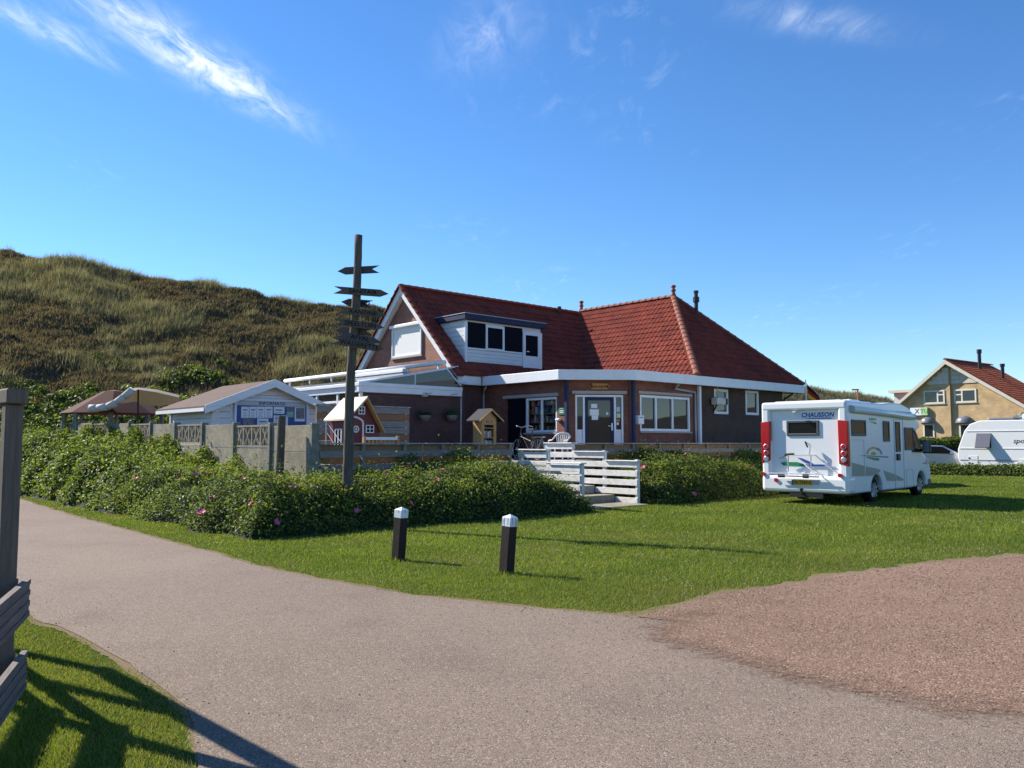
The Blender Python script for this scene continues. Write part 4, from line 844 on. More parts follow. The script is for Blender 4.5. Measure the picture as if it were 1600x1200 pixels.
MB().box(.12, .38, -.08, .08, .93, .99).tube((.29, 0, .84), (.27, 0, .94), .015).build('saddle', M_BLACK, BK, bevel=.03)
MB().path([Vector(v) for v in ((.68, -.3, 1.06), (.82, -.24, 1.1), (.9, 0, 1.04), (.82, .24, 1.1), (.68, .3, 1.06))], .013).build('handlebar', M_STEEL, BK)
MB().box(-.34, .2, -.06, .06, .72, .735).tube((-.3, 0, .73), (0, 0, .36), .007).build('luggage_rack', M_STEEL, BK)
b = MB()
for k in range(8):
    A0_, A1_ = R(20 + k * 20), R(40 + k * 20); r_ = .385; b.add([(r_ * math.cos(A0_), -.03, .35 + r_ * math.sin(A0_)), (r_ * math.cos(A0_), .03, .35 + r_ * math.sin(A0_)), (r_ * math.cos(A1_), .03, .35 + r_ * math.sin(A1_)), (r_ * math.cos(A1_), -.03, .35 + r_ * math.sin(A1_))], [(0, 1, 2, 3)])
b.build('mudguard', M_STEEL, BK)
# ---- white garden chair
p = atY(873, 690, 26.1); CHR = thing('garden_chair', Matrix.Translation((p.x, p.y, FL)) @ rotz(R(20)), 'white plastic garden chair beside the navy column', 'chair')
M_PLA = mat('white_plastic', (.72, .73, .75), .4)
MB().box(-.23, .23, -.22, .22, .40, .43).build('seat', M_PLA, CHR, bevel=.015)
for x in (-.21, .21):
    for y in (-.2, .2): MB().tube((x * 1.1, y * 1.1, 0), (x, y, .41), .022, .028).build('leg', M_PLA, CHR)
for k in range(7): x = -.18 + .06 * k; MB().tube((x * .75, -.2, .43), (x * 1.15, -.33, .80 - abs(k - 3) * .012), .016, .016, 6).build('slat', M_PLA, CHR)
MB().path([Vector((-.26, -.31, .74)), Vector((-.16, -.34, .83)), Vector((0, -.35, .86)), Vector((.16, -.34, .83)), Vector((.26, -.31, .74))], .03, 8).build('top_rail', M_PLA, CHR)
for s_ in (-1, 1): MB().path([Vector((s_ * .26, -.3, .74)), Vector((s_ * .27, -.1, .64)), Vector((s_ * .27, .2, .62)), Vector((s_ * .24, .22, .4))], .02, 6).build('armrest', M_PLA, CHR)
# ---- pavilion and tarpaulin at the back of the yard
p = atY(178, 648, 33.0); PV = thing('pavilion', Matrix.Translation((p.x, p.y, FL)), 'round garden pavilion with dark red shingle roof below the dune', 'pavilion')
n = 8; ev, aph, rr = 2.75 - FL, 3.72 - FL, 1.95
rf = MB(); ring = [Vector((rr * math.cos(2 * math.pi * (k + .5) / n), rr * math.sin(2 * math.pi * (k + .5) / n), ev)) for k in range(n)]; mid = [Vector((v.x * .22, v.y * .22, aph - .08)) for v in ring]
for k in range(n): rf.add([ring[k], ring[(k + 1) % n], mid[(k + 1) % n], mid[k]], [(0, 1, 2, 3)]); rf.add([mid[k], mid[(k + 1) % n], (0, 0, aph)], [(0, 1, 2)])
rf.build('roof', mat('shingles', (.10, .034, .028), .9, col2=(.07, .025, .022), scale=6, stretch=(2, 2, 8), bump=.3), PV)
for k in range(n): v = ring[k] * .9; MB().box(v.x - .06, v.x + .06, v.y - .06, v.y + .06, 0, ev + .03).build('post', M_WOODW, PV)
MB().lathe([(1.62, 0), (1.62, .9), (1.58, .9), (1.58, 0)], 8, cap=False).build('parapet', M_WHITEB, PV)
TP = thing('tarpaulin_shelter', Matrix.Translation(tuple(atY(216, 690, 29).xy) + (FL,)), 'beige tarpaulin stretched over a pole beside the white hut', 'tarpaulin')
M_TARP = leafmat('beige_tarp', (.24, .20, .175), .12, .8)
o0 = Vector((atY(216, 690, 29).x, atY(216, 690, 29).y, FL)); LT = lambda px, py, y: atY(px, py, y) - o0
MB().tube((0, 0, 0), LT(216, 605, 29), .03).build('pole', M_BLACK, TP)
top = [(140, 636), (165, 633), (185, 624), (208, 607), (216, 605), (245, 609), (280, 617)]; bot = [(150, 640), (172, 637), (192, 630), (214, 627), (225, 633), (250, 634), (282, 630)]
b = MB(); V = []
for (pa, pb, yy) in ((top, None, 28.2), (top, None, 29.0), (bot, None, 31.5)):
    for k, (x, y) in enumerate(pa): V.append(LT(x, y + (4 if yy == 28.2 else 0) + random.uniform(-.5, .5), yy))
m_ = len(top); b.add(V, [(r * m_ + k, r * m_ + k + 1, (r + 1) * m_ + k + 1, (r + 1) * m_ + k) for r in range(2) for k in range(m_ - 1)]); b.build('cloth', M_TARP, TP, smooth=True)
MB().path([LT(x, y + 1, 28.2) for x, y in ((140, 637), (152, 637), (168, 634.5), (182, 628), (194, 619), (207, 608))], .13, 10).build('rolled_edge', mat('pale_canvas', (.62, .58, .54), .8, col2=(.45, .41, .38), scale=4, stretch=(3, 3, 8)), TP, smooth=True)
# ================================================================ signpost, bollards, planter frame
SP = Vector((-3.19, 15.9, 0)); SPM = Matrix.Translation(SP)
SGN = thing('signpost', SPM, 'tall weathered driftwood signpost carrying wooden arrow boards in the hedge', 'signpost')
b = MB(); rings = 26; n = 12; Hs = 5.64
for k in range(rings + 1):
    z = Hs * k / rings; cx = .035 * z + .02 * math.sin(z * 1.7); cy = .01 * math.sin(z * 2.3 + 1); r = (.105 - .028 * z / Hs) * (1 + random.uniform(-.05, .05))
    b.v += [(cx + r * math.cos(2 * math.pi * i / n) * (1 + random.uniform(-.06, .06)), cy + r * math.sin(2 * math.pi * i / n) * (1 + random.uniform(-.06, .06)), z) for i in range(n)]
for k in range(rings): b.f += [(k * n + i, k * n + (i + 1) % n, (k + 1) * n + (i + 1) % n, (k + 1) * n + i) for i in range(n)]
b.f.append(tuple(range(rings * n, rings * n + n))); b.m = [0] * len(b.f); b.build('pole', M_WOODD, SGN, smooth=True)
M_ARW = mat('board_wood', (.15, .122, .098), .85, col2=(.09, .074, .062), scale=3, stretch=(1, 12, 12), bump=.3); M_ARW2 = mat('slate_board_wood', (.11, .102, .105), .8, col2=(.07, .067, .072), scale=3, stretch=(1, 12, 12), bump=.3)
M_CARVE = mat('carved_letters', (.008, .006, .005), .9)
# (left px, right px, y left end, y right end, points right?, text, yaw, material)
ARR = [(526, 594, 423, 421.5, 0, None, -8, M_ARW2, 11.8, .12), (522, 607, 453.5, 458.5, 1, 'SANITAIR', 5, M_ARW, 11.5, -.13), (532, 583, 471, 476, 0, 'STRAND', -6, M_ARW2, 12, .12), (526, 604, 484.5, 492, 1, 'KANTINE', 8, M_ARW, 10.5, -.13),
       (521, 600, 503, 511, 1, 'SPEELTUIN', 10, M_ARW, 11, -.14), (520, 586, 514, 520, 0, None, -16, M_ARW, 11, .10), (524, 596, 522, 534, 1, 'AFVAL', 14, M_ARW2, 10.5, -.15), (518, 600, 532, 545, 1, 'WASSERETTE', 9, M_ARW, 11, -.16)]
for (xa, xb, ya, yb, rt, tx, yaw, mm, hp, off) in ARR:
    yy = SP.y + off; A, B_ = atY(xa, ya, yy), atY(xb, yb, yy); c = (A + B_) / 2; L_ = (B_ - A).length; h = hp / F_PX * yy
    M = Matrix.Translation(c - SP) @ rotz(R(yaw)) @ Matrix.Rotation(-math.atan2(B_.z - A.z, B_.x - A.x), 4, 'Y')
    hw, hh = L_ / 2, h / 2; P_ = [(-hw, -hh), (hw - .16, -hh), (hw, 0), (hw - .16, hh), (-hw, hh), (-hw + .15, 0.01)]
    if not rt: P_ = [(-x, z) for x, z in P_][::-1]
    ar = MB().prism(P_, 'y', -.014, .014).build('arrow_board', mm, SGN, M, bevel=.004, seg=1)
    if tx: text(tx, .125, M_CARVE, 'lettering', ar, Matrix.Translation((.03, -.0165, 0)), .002, sx=1.0)
# ---- bollards
M_BOL = mat('bollard_stain', (.038, .026, .022), .75, col2=(.022, .016, .014), scale=5, stretch=(8, 8, 1), bump=.35); M_BOLW = mat('bollard_white', (.78, .80, .84), .5, col2=(.66, .68, .72), scale=8, stretch=(8, 8, 1.2), bump=.2)
for (px, py, rz, lab, lean) in ((622, 876, 52, 'dark wooden bollard with white cap beside the hedge corner', (.03, .0)), (791, 897, 48, 'dark wooden bollard with cracked white cap standing further out on the lawn', (.035, 0))):
    p = gpx(px, py); BO = thing('bollard', Matrix.Translation((p.x, p.y, 0)) @ Matrix.Rotation(math.atan(lean[0] * 2), 4, 'Y') @ rotz(R(rz)), lab, 'bollard', 'bollards on the lawn')
    MB().box(-.068, .068, -.068, .068, -.05, .58).build('post', M_BOL, BO, bevel=.008)
    w = .070; cb = MB(); cb.add([(-w, -w, .58), (w, -w, .58), (w, w, .58), (-w, w, .58), (-w, -w, .69), (w, -w, .69), (w, w, .69), (-w, w, .69), (0, 0, .73)], [(0, 3, 2, 1), (0, 1, 5, 4), (1, 2, 6, 5), (2, 3, 7, 6), (3, 0, 4, 7), (4, 5, 8), (5, 6, 8), (6, 7, 8), (7, 4, 8)])
    cp = cb.build('cap', M_BOLW, BO, bevel=.004, seg=1)
    if 'cracked' in lab:
        for (x0, z0, z1) in ((-.03, .60, .69), (.028, .585, .69), (.05, .60, .66)): MB().box(-w - .0008, -w + .003, x0 - .003, x0 + .003, z0, z1).box(x0 - .003, x0 + .003, -w - .0008, -w + .003, z0, z1).build('crack', M_BLACK, cp)
    else: MB().box(-.004, .004, -w - .0008, -w + .003, .655, .69).box(-w - .0008, -w + .003, -.02, -.014, .65, .69).build('crack', M_BLACK, cp)
# ---- plank enclosure with post and beam at the left edge
M_DECK = mat('grooved_decking', (.20, .17, .15), .8, col2=(.12, .10, .09), scale=3, stretch=(1, 12, 12), bump=.2); M_POSTB = mat('stained_post', (.19, .15, .12), .8, col2=(.115, .09, .072), scale=4, stretch=(12, 12, .8), bump=.35)
P0 = Vector((-3.09, 5.2)); PL = thing('plank_enclosure', trs(P0.x, P0.y, 0, math.atan2(.71, -.70)), 'weathered enclosure of grooved planks with tall post and top beam beside the path', 'fence')
def groove_board(x0, x1, y0, y1, z0, z1, M=None):
    b = MB(); n = 7; h = (z1 - z0) / n
    for k in range(n): b.box(x0, x1, y0, y1 + (.0 if k % 2 else .006), z0 + k * h, z0 + (k + 1) * h - (.0 if k % 2 else .001))
    return b.build('board', M_DECK, PL, M)
# wall A runs away from the viewer along local +x, wall B turns toward the viewer
MBW = rotz(math.atan2(-.93, .36) - math.atan2(.71, -.70))
for z in (.08, .52):
    plank('board', PL, .07, 2.9, -.05, -.02, z, z + .23, M_DECK); groove_board(-.05, 1.6, .055, .085, z, z + .23, MBW)
for (x, y) in ((0, 0), (1.5, .0), (2.85, 0)): plank('post', PL, x - .05, x + .05, y - .05 + .04, y + .05 + .04, 0, 1.84, M_POSTB, bevel=.008)
MB().box(1.5, 1.59, -.05, .05, 0, .8).build('post', M_POSTB, PL, MBW, bevel=.006)
plank('beam', PL, -.1, 2.95, -.02, .10, 1.842, 1.935, M_POSTB, bevel=.008)
V, T_ = [], []
for k in range(1500):
    tt_ = random.random(); c_ = Vector((random.uniform(.3, 2.7), random.uniform(.15, .9), abs(random.gauss(0, .32)))); a_ = Vector((random.gauss(0, 1), random.gauss(0, 1), random.gauss(.4, .6))).normalized() * random.uniform(.03, .06); b_ = a_.orthogonal().normalized() * a_.length * .45; n = len(V)
    V += [c_ - a_, c_ + b_, c_ + a_, c_ - b_]; T_.append((n, n + 1, n + 2, n + 3))
kind(fast_mesh('planting', [tuple(q) for q in V], T_, leafmat('planter_leaf', (.045, .08, .025)), parent=PL), 'stuff')
# ================================================================ motorhome on the lawn
th = R(44); hd = Vector((math.sin(th), math.cos(th))); rt_ = Vector((hd.y, -hd.x)); og = Vector((8.47, 21.0)) - 1.15 * rt_
MHM = trs(og.x, og.y, 0, math.atan2(hd.y, hd.x))
MH = thing('motorhome', MHM, 'white low-profile motorhome with red tail lights parked on the lawn', 'motorhome')
M_VAN = mat('motorhome_white', (.80, .81, .82), .28, col2=(.77, .78, .79), scale=1.5, coat=.4); M_VANG = mat('panel_seam', (.42, .44, .46), .5)
M_RLT = mat('red_lens', (.42, .008, .012), .18, coat=.6); M_DGL = glass('tinted_acrylic', (.012, .014, .016), 1.42, .05); M_GREYF = mat('dark_grey_frame', (.06, .07, .075), .5)
M_TAUPE = mat('decal_taupe', (.30, .30, .27), .4); M_DGRN = mat('decal_green', (.02, .22, .09), .4); M_DBLU = mat('decal_blue', (.03, .07, .33), .4); M_DYEL = mat('decal_ochre', (.50, .33, .05), .4); M_DVIO = mat('decal_violet', (.16, .16, .28), .4)
RA, FA, WR = 1.94, 5.95, .335
def arch(xc, r, z0, n=10): # arc from front to rear of an opening in the lower edge (traversed with decreasing x)
    a0 = math.asin(min(1, (z0 - .33) / r)); return [(xc + r * math.cos(a0 + (math.pi - 2 * a0) * k / n), .33 + r * math.sin(a0 + (math.pi - 2 * a0) * k / n)) for k in range(n + 1)]
prof = [(.10, .30), (.10, 2.60), (.16, 2.67), (2.5, 2.68), (3.1, 2.73), (3.9, 2.73), (4.5, 2.63), (5.05, 2.44), (5.42, 2.18), (5.47, 2.06), (5.2, 1.98), (4.72, 1.95), (4.72, .30)]
prof = prof[::-1]                                      # counter-clockwise seen along -y ... order fixed by the arch
low = arch(RA, .42, .34)
poly_ = [(.10, .30), (RA - .42, .30)] + low[::-1][1:-1] + [(RA + .42, .30), (4.72, .30), (4.72, 1.95), (5.2, 1.98), (5.47, 2.06), (5.42, 2.18), (5.05, 2.44), (4.5, 2.63), (3.9, 2.73), (3.1, 2.73), (2.5, 2.68), (.16, 2.67), (.10, 2.60)]
coach = MB().prism(poly_, 'y', -1.15, 1.15).build('coach_body', M_VAN, MH, bevel=.06, seg=3)
cabp = [(4.6, .28), (FA - .41, .28)] + arch(FA, .41, .34)[::-1][1:-1] + [(FA + .41, .28), (6.72, .30), (6.80, .45), (6.79, .80), (6.70, 1.02), (6.55, 1.12), (6.12, 1.32), (5.42, 2.06), (4.6, 2.06)]
cab = MB().prism(cabp, 'y', -1.0, 1.0).build('cab', M_VAN, MH, bevel=.07, seg=3)
MB().box(.3, 4.7, -.85, .85, .22, .6).box(4.7, 6.5, -.72, .72, .2, .7).build('chassis', M_BLACK, MH)
MB().box(-.0, .9, -.5, .4, .18, .30).tube((-.12, .02, .27), (.3, .02, .27), .03).lathe([(.03, .27), (.03, .36), (.045, .37), (.045, .42)], 10, (-.12, .02, 0)).build('tow_bar', M_BLACK, MH)
SD = Matrix.Translation((0, -1.15, 0)); SDW = MHM @ SD; RR = Matrix.Translation((0.1, 1.15, 0)) @ rotz(R(-90)); RRW = MHM @ RR
sr = lambda *p: wrect(SDW, *p); rr_ = lambda *p: wrect(RRW, *p)
# rear: corner pillars, top cap, bumper
for y0, y1 in ((.93, 1.17), (-1.17, -.93)):
    MB().box(-.0, .26, y0, y1, .62, 2.66).build('corner_pillar', M_VAN, MH, bevel=.06, seg=3)
MB().box(-.01, .4, -1.16, 1.16, 2.46, 2.69).build('roof_cap', M_VAN, MH, bevel=.06, seg=3)
MB().box(-.03, .45, -1.18, 1.18, .30, .74).build('rear_bumper', M_VAN, MH, bevel=.09, seg=3)
MB().box(-.045, .0, -.42, .30, .52, .66).build('plate_recess', M_VANG, MH, bevel=.01)
for y0, y1 in ((.925, 1.185), (-1.185, -.925)):
    tl = MB().prism([(y0 + .01, 1.12), (y1 - .01, 1.00 if y0 < 0 else 1.06), (y1, 1.5), (y1, 2.16), (y0, 2.19)] if y0 > 0 else [(y0, 1.0), (y1 - .01, 1.06), (y1, 2.19), (y0, 2.16)], 'x', -.012, .13).build('tail_light', M_RLT, MH, bevel=.02)
    for z, m_ in ((1.50, M_RLT), (1.33, M_RLT), (1.17, M_STEEL)):
        lo_ = MB().torus((-.014, (y0 + y1) / 2 - .01, z), .062, .014, 'x', 20, 6).build('lamp_ring', M_STEEL, tl, smooth=True); MB().lathe([(.055, -.03), (.05, -.012)], 16, (0, (y0 + y1) / 2 - .01, z), 'x').build('lamp', m_, tl)
for (px, py) in ((1192.7, 740.4), (1212.7, 750), (1312.7, 743)):
    x_, z_ = wpx(MHM @ Matrix.Translation((-.04, 1.15, 0)) @ rotz(R(-90)), px, py); MB().lathe([(.055, -.06), (.05, -.02), (.05, .02)], 14, (0, 1.15 - x_, z_), 'x').build('reflector', M_RLT, MH)
def framed(parent, M, r_, name, y=-.03, fw=.05, curtain=True):
    x0, x1, z0, z1 = r_; b = MB(); b.box(x0, x0 + fw, y, .01, z0, z1); b.box(x1 - fw, x1, y, .01, z0, z1); b.box(x0 + fw, x1 - fw, y, .01, z0, z0 + fw); b.box(x0 + fw, x1 - fw, y, .01, z1 - fw, z1)
    o = b.build(name, M_GREYF, parent, M, bevel=.012); MB().box(x0 + fw, x1 - fw, y + .015, .005, z0 + fw, z1 - fw).build('pane', M_DGL, o); return o
framed(MH, RR, rr_(1229.3, 657, 1280, 681), 'rear_window', fw=.065)
x_, z_ = wpx(RRW, 1277, 648.3); text('CHAUSSON', .165, M_DBLU, 'lettering', MH, RR @ Matrix.Translation((x_, -.006, z_)), .002, shear=.2, bold=.004, sx=1.0)
def decal(M, pts_px, MW, m_, name='decal', y=-.004, t=.002):
    P_ = [wpx(MW, *p) for p in pts_px]
    A = sum(P_[i][0] * P_[(i + 1) % len(P_)][1] - P_[(i + 1) % len(P_)][0] * P_[i][1] for i in range(len(P_)))
    if A < 0: P_ = P_[::-1]
    return MB().prism(P_, 'y', y - t, y).build(name, m_, MH, M)
decal(RR, [(1251, 653.2), (1300, 652.4), (1299, 654), (1270, 654.3)], RRW, M_DBLU)
decal(RR, [(1219.5, 723), (1226, 721.7), (1246, 722), (1262, 727), (1258, 729), (1224, 727.5)], RRW, M_DGRN)
decal(RR, [(1246, 715), (1253, 716), (1263, 720), (1272, 725), (1268, 725.5), (1258, 723)], RRW, M_DBLU); decal(RR, [(1262, 726), (1284, 725.5), (1291, 726.5), (1287, 728.5), (1266, 728.6)], RRW, M_DBLU)
# number plate
PM = Matrix.Translation((-.05, 1.15, 0)) @ rotz(R(-90)); PMW = MHM @ PM; r_ = wrect(PMW, 1237.3, 750, 1268.7, 758.2)
pl = MB().box(r_[0], r_[1], -.012, 0, r_[2], r_[3]).build('number_plate', mat('plate_yellow', (.62, .36, .015), .5), MH, PM); MB().box(r_[0], r_[0] + .045, -.014, -.0125, r_[2], r_[3]).build('blue_band', M_DBLU, pl)
text('92-THV-5', .115, M_INK, 'lettering', pl, Matrix.Translation(((r_[0] + r_[1]) / 2 + .02, -.014, (r_[2] + r_[3]) / 2)), .001, bold=.002)
# bike rack, folded
def rp(px, py, d=.12):
    M = MHM @ Matrix.Translation((-d + .1, 1.15, 0)) @ rotz(R(-90)); x_, z_ = wpx(M, px, py); return Vector((-d + .1, 1.15 - x_, z_))
M_ALU = mat('aluminium', (.62, .62, .63), .35, .8)
rk = MB().path([rp(1230, 710.5), rp(1276, 710.5)], .016).path([rp(1231.7, 711), rp(1231.7, 737)], .018).path([rp(1267, 711), rp(1267, 737)], .018).path([rp(1265, 710), rp(1266, 696), rp(1258, 690)], .015).path([rp(1240, 711), rp(1272, 738, .3)], .014).path([rp(1274, 711, .05), rp(1303, 737, .05)], .014).build('bike_rack', M_ALU, MH)
MB().path([rp(1200, 739.3, .25), rp(1286, 740.8, .25)], .014).path([rp(1216, 742.5, .42), rp(1280, 744.5, .42)], .03).path([rp(1216, 742.5, .2), rp(1280, 744.5, .2)], .02).build('rack_rail', M_ALU, rk)
MB().path([rp(1258, 690), rp(1262, 699)], .022).path([rp(1226, 710), rp(1240, 709)], .028).path([rp(1230, 711), rp(1217, 716)], .014).path([rp(1216, 743, .42), rp(1226, 743.3, .42)], .045).path([rp(1255, 744, .42), rp(1263, 744.4, .42)], .05).build('rack_clamp', M_BLACK, rk)
MB().box(-.0, .06, -.1, .1, 2.53, 2.57).box(-.06, .0, .15, .25, 2.38, 2.44).build('reversing_camera', M_VANG, MH, bevel=.01)
MB().box(.3, 2.3, -.9, .9, 2.69, 2.72).build('roof_rails', M_VAN, MH, bevel=.01); MB().box(2.2, 2.9, -.4, .4, 2.70, 2.82).build('roof_hatch', M_VAN, MH, bevel=.05)
# right side
for r4, nm in ((sr(1330, 656, 1352, 681.3), 'side_window'), (sr(1379.6, 658, 1389, 690), 'side_window'), (sr(1413, 668, 1426.7, 703.3), 'side_window')): framed(MH, SD, r4, nm, fw=.06)
d4 = sr(1397.7, 655, 1412, 769); b = MB(); x0, x1, z0, z1 = d4; s_ = .015
b.box(x0, x0 + s_, -.008, .0, z0 + .1, z1); b.box(x1 - s_, x1, -.008, .0, z0 + .1, z1); b.box(x0 + s_, x1 - s_, -.008, .0, z1 - s_, z1); dro = b.build('entrance_door', M_VANG, MH, SD)
framed(dro, Matrix.Identity(4), sr(1399, 659, 1405.6, 706), 'door_window', fw=.045)
x_, z_ = wpx(SDW, 1402.5, 714.5); MB().box(x_ - .1, x_ + .13, -.05, .0, z_ - .09, z_ + .1).build('door_handle', M_BLACK, dro, bevel=.03)
MB().box(x0 + .03, x1 - .02, -.16, -.02, .18, .36).build('door_step', M_VAN, MH, bevel=.03)
r4 = sr(1416, 733.5, 1427, 759.5); b = MB(); x0, x1, z0, z1 = r4; s_ = .012
for bx in ((x0, x0 + s_, z0, z1), (x1 - s_, x1, z0, z1), (x0 + s_, x1 - s_, z0, z0 + s_), (x0 + s_, x1 - s_, z1 - s_, z1)): b.box(bx[0], bx[1], -.006, 0, bx[2], bx[3])
b.build('locker_door', M_VANG, MH, SD)
r4 = sr(1328.5, 687, 1350.5, 745); x0, x1, z0, z1 = r4; b = MB()
for bx in ((x0, x0 + s_, z0, z1), (x1 - s_, x1, z0, z1), (x0 + s_, x1 - s_, z1 - s_, z1)): b.box(bx[0], bx[1], -.006, 0, bx[2], bx[3])
b.build('garage_door', M_VANG, MH, SD)
aw = MB().tube((.2, -1.21, 2.47), (4.75, -1.21, 2.36), .085, .085, 12).build('awning_case', M_VAN, MH, smooth=True); MB().box(.2, 4.7, -1.17, -1.13, 2.36, 2.5).build('awning_bracket', M_VANG, aw)
for x in (.19, 4.76): MB().tube((x - .02, -1.21, 2.47 - (x - .2) * .024), (x + .02, -1.21, 2.47 - (x - .2) * .024), .092, .092, 12).build('end_cap', M_VANG, aw)
# side graphics
decal(SD, [(1327, 721.5), (1350.5, 728), (1350.5, 744), (1327, 744)], SDW, M_TAUPE); decal(SD, [(1352.5, 728.6), (1375, 733.5), (1375, 737), (1363, 743), (1352.5, 744)], SDW, M_TAUPE)
decal(SD, [(1380, 735), (1398.5, 741.2), (1398.5, 751.5), (1386, 751.5)], SDW, M_TAUPE); decal(SD, [(1400.5, 742), (1411.5, 748.5), (1411.5, 751), (1400.5, 751)], SDW, M_TAUPE)
decal(SD, [(1343, 711), (1388.5, 713.2), (1387, 715.5), (1376, 714.5), (1350, 712.6)], SDW, M_DVIO); decal(SD, [(1351.5, 713.5), (1373.5, 715.6), (1373.5, 719.8), (1368, 719.5), (1358, 716.8)], SDW, M_DGRN)
def arcdecal(c, r0, r1, a0, a1, m_, n=12):
    P_ = [(c[0] + r1 * math.cos(R(a0 + (a1 - a0) * k / n)), c[1] - r1 * 1.15 * math.sin(R(a0 + (a1 - a0) * k / n))) for k in range(n + 1)] + [(c[0] + r0 * math.cos(R(a1 - (a1 - a0) * k / n)), c[1] - r0 * 1.15 * math.sin(R(a1 - (a1 - a0) * k / n))) for k in range(n + 1)]
    decal(SD, P_, SDW, m_)
arcdecal((1364.5, 711), 8.6, 11.2, 45, 172, M_DYEL); arcdecal((1364.5, 711.3), 0.2, 4.5, 10, 170, M_DYEL); arcdecal((1367.5, 711.5), 8.6, 11.0, 8, 72, M_DVIO)
x_, z_ = wpx(SDW, 1361, 655.2); text('ALLEGRO 94', .10, M_DGRN, 'lettering', MH, SD @ Matrix.Translation((x_ + .1, -.004, z_)), .001, sx=.9); decal(SD, [(1356, 658.5), (1369, 660), (1369.5, 663)], SDW, M_DGRN)
# cab: side glass, windscreen, mirror, lights
CB = Matrix.Translation((0, -1.0, 0)); CBW = MHM @ CB
MB().prism([(4.85, 1.38), (5.9, 1.36), (5.52, 1.86), (4.95, 1.93)], 'y', -.016, -.002).build('cab_window', M_DGL, MH, CB)
MB().prism([(4.80, 1.33), (6.02, 1.31), (6.08, 1.35), (5.40, 2.02), (5.3, 2.0), (5.92, 1.38), (4.88, 1.38), (4.80, 1.4)], 'y', -.024, -.003).build('window_seal', M_BLACK, MH, CB)
MB().prism([(6.07, 1.385), (6.10, 1.375), (5.50, 2.0), (5.47, 1.99)], 'y', -.93, .93).build('windscreen', M_DGL, MH)
mr = MB().box(5.62, 5.80, -1.36, -1.13, 1.30, 1.68).build('mirror', M_BLACK, MH, bevel=.05, seg=3); MB().tube((5.75, -1.15, 1.40), (5.8, -1.0, 1.36), .04).build('mirror_arm', M_BLACK, mr); MB().box(5.612, 5.618, -1.34, -1.15, 1.33, 1.65).build('mirror_glass', glass('mirror_glass', (.2, .2, .2), 2.5), mr)
MB().box(4.9, 4.96, -1.02, -1.0, 1.0, 1.26).build('cab_handle', M_BLACK, MH, bevel=.008)
MB().prism([(6.30, 1.02), (6.72, .92), (6.62, 1.08), (6.40, 1.16)], 'y', -1.012, -.7).build('headlight', glass('lamp_glass', (.5, .5, .5), 1.5), MH, bevel=.02)
MB().box(6.4, 6.83, -1.0, 1.0, .28, .55).build('front_bumper', M_GREYF, MH, bevel=.06)
MB().box(4.62, 4.66, -1.006, -1.0, .5, 1.9).build('door_seam', M_VANG, MH)
MB().prism([(6.0, .98), (6.55, .93), (6.25, 1.0)], 'y', -1.006, -1.001).build('decal', M_DBLU, MH)
for xa in (RA, FA):
    for sd_ in (-1, 1):
        yo = sd_ * (1.06 if xa == RA else .93); yc = yo - sd_ * .11
        b = MB().lathe([(.20, -.10), (.31, -.105), (WR, -.07), (WR, .07), (.31, .105), (.20, .10)], 28, (xa, yc, WR), 'y', cap=False); wh = b.build('wheel', M_RUBBER, MH, smooth=True)
        rim = MB().lathe([(.0, 0.02), (.06, .035), (.19, .0), (.21, .03), (.215, .0)], 24, (xa, yo - sd_ * .02, WR), 'y', cap=False); 
        if sd_ > 0: pass
        for k in range(7): A = 2 * math.pi * k / 7; rim.box(-.022, .022, -.035, -.012, .05, .195, Matrix.Translation((xa, yo, WR)) @ Matrix.Rotation(A, 4, 'Y'))
        rim.build('wheel_cover', mat('wheel_silver', (.45, .46, .48), .4, .6), wh, smooth=False)
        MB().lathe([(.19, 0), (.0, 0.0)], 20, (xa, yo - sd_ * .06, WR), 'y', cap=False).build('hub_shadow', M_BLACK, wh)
# ================================================================ far right: house, caravan, car, hedge, flag, lamp
# tan brick house on the same grid
hp = atY(1483, 563, 60.0); HH = hp.z
NH = thing('tan_brick_house', trs(hp.x, hp.y, 0, UANG - R(5)), 'tan brick house with orange tiled roof and domed window hoods across the field', 'house')
# local x along the ridge (away), local y to the left/far (+) and near (-); gable in plane x = 0
NHM = trs(hp.x, hp.y, 0, UANG - R(5)); GF = wall_frame((0, 8), (0, -9)); GFW = NHM @ GF
yl, zl = 4.4, HH - 3.55; yr, zr2 = -8.5, HH - 5.7
Y2 = lambda y: 8 - y                                     # local y -> wall x
wl = [( -.35, 0), (0, 0)]
MB().add([(Y2(yl - .5), 0, 0), (Y2(0), 0, 0), (Y2(0), 0, HH - .15), (Y2(yl - .5), 0, zl + .25)], [(0, 1, 2, 3)]).build('wall', M_BRICK_T, NH, GF @ Matrix.Translation((0, -.2, 0)))
MB().add([(Y2(0), 0, 0), (Y2(yr + .6), 0, 0), (Y2(yr + .6), 0, zr2 + .2), (Y2(0), 0, HH - .15)], [(0, 1, 2, 3)]).build('wall', M_BRICK_T, NH, GF)
MB().box(-.2, .02, -.06, .0, 0, HH - .2).build('wall_return', M_BRICK_T, NH)
zs_ = wpx(GFW, 1483, 600)[1]
for k in range(6):                                       # pale boarding in the gable top
    z0_, z1_ = zs_ + k * .3, zs_ + (k + 1) * .3 - .015
    if z1_ > HH - .3: break
    fl_, fr_ = (HH - .2 - z1_) / (HH - zl) * yl, (HH - .2 - z1_) / (HH - zr2) * -yr
    MB().box(Y2(fl_), Y2(.0), -.25, -.205, z0_, z1_).build('gable_board', M_CREAM, NH, GF); MB().box(Y2(0) + .003, Y2(-fr_), -.05, -.005, z0_, z1_).build('gable_board', M_CREAM, NH, GF)
rl = 7.0
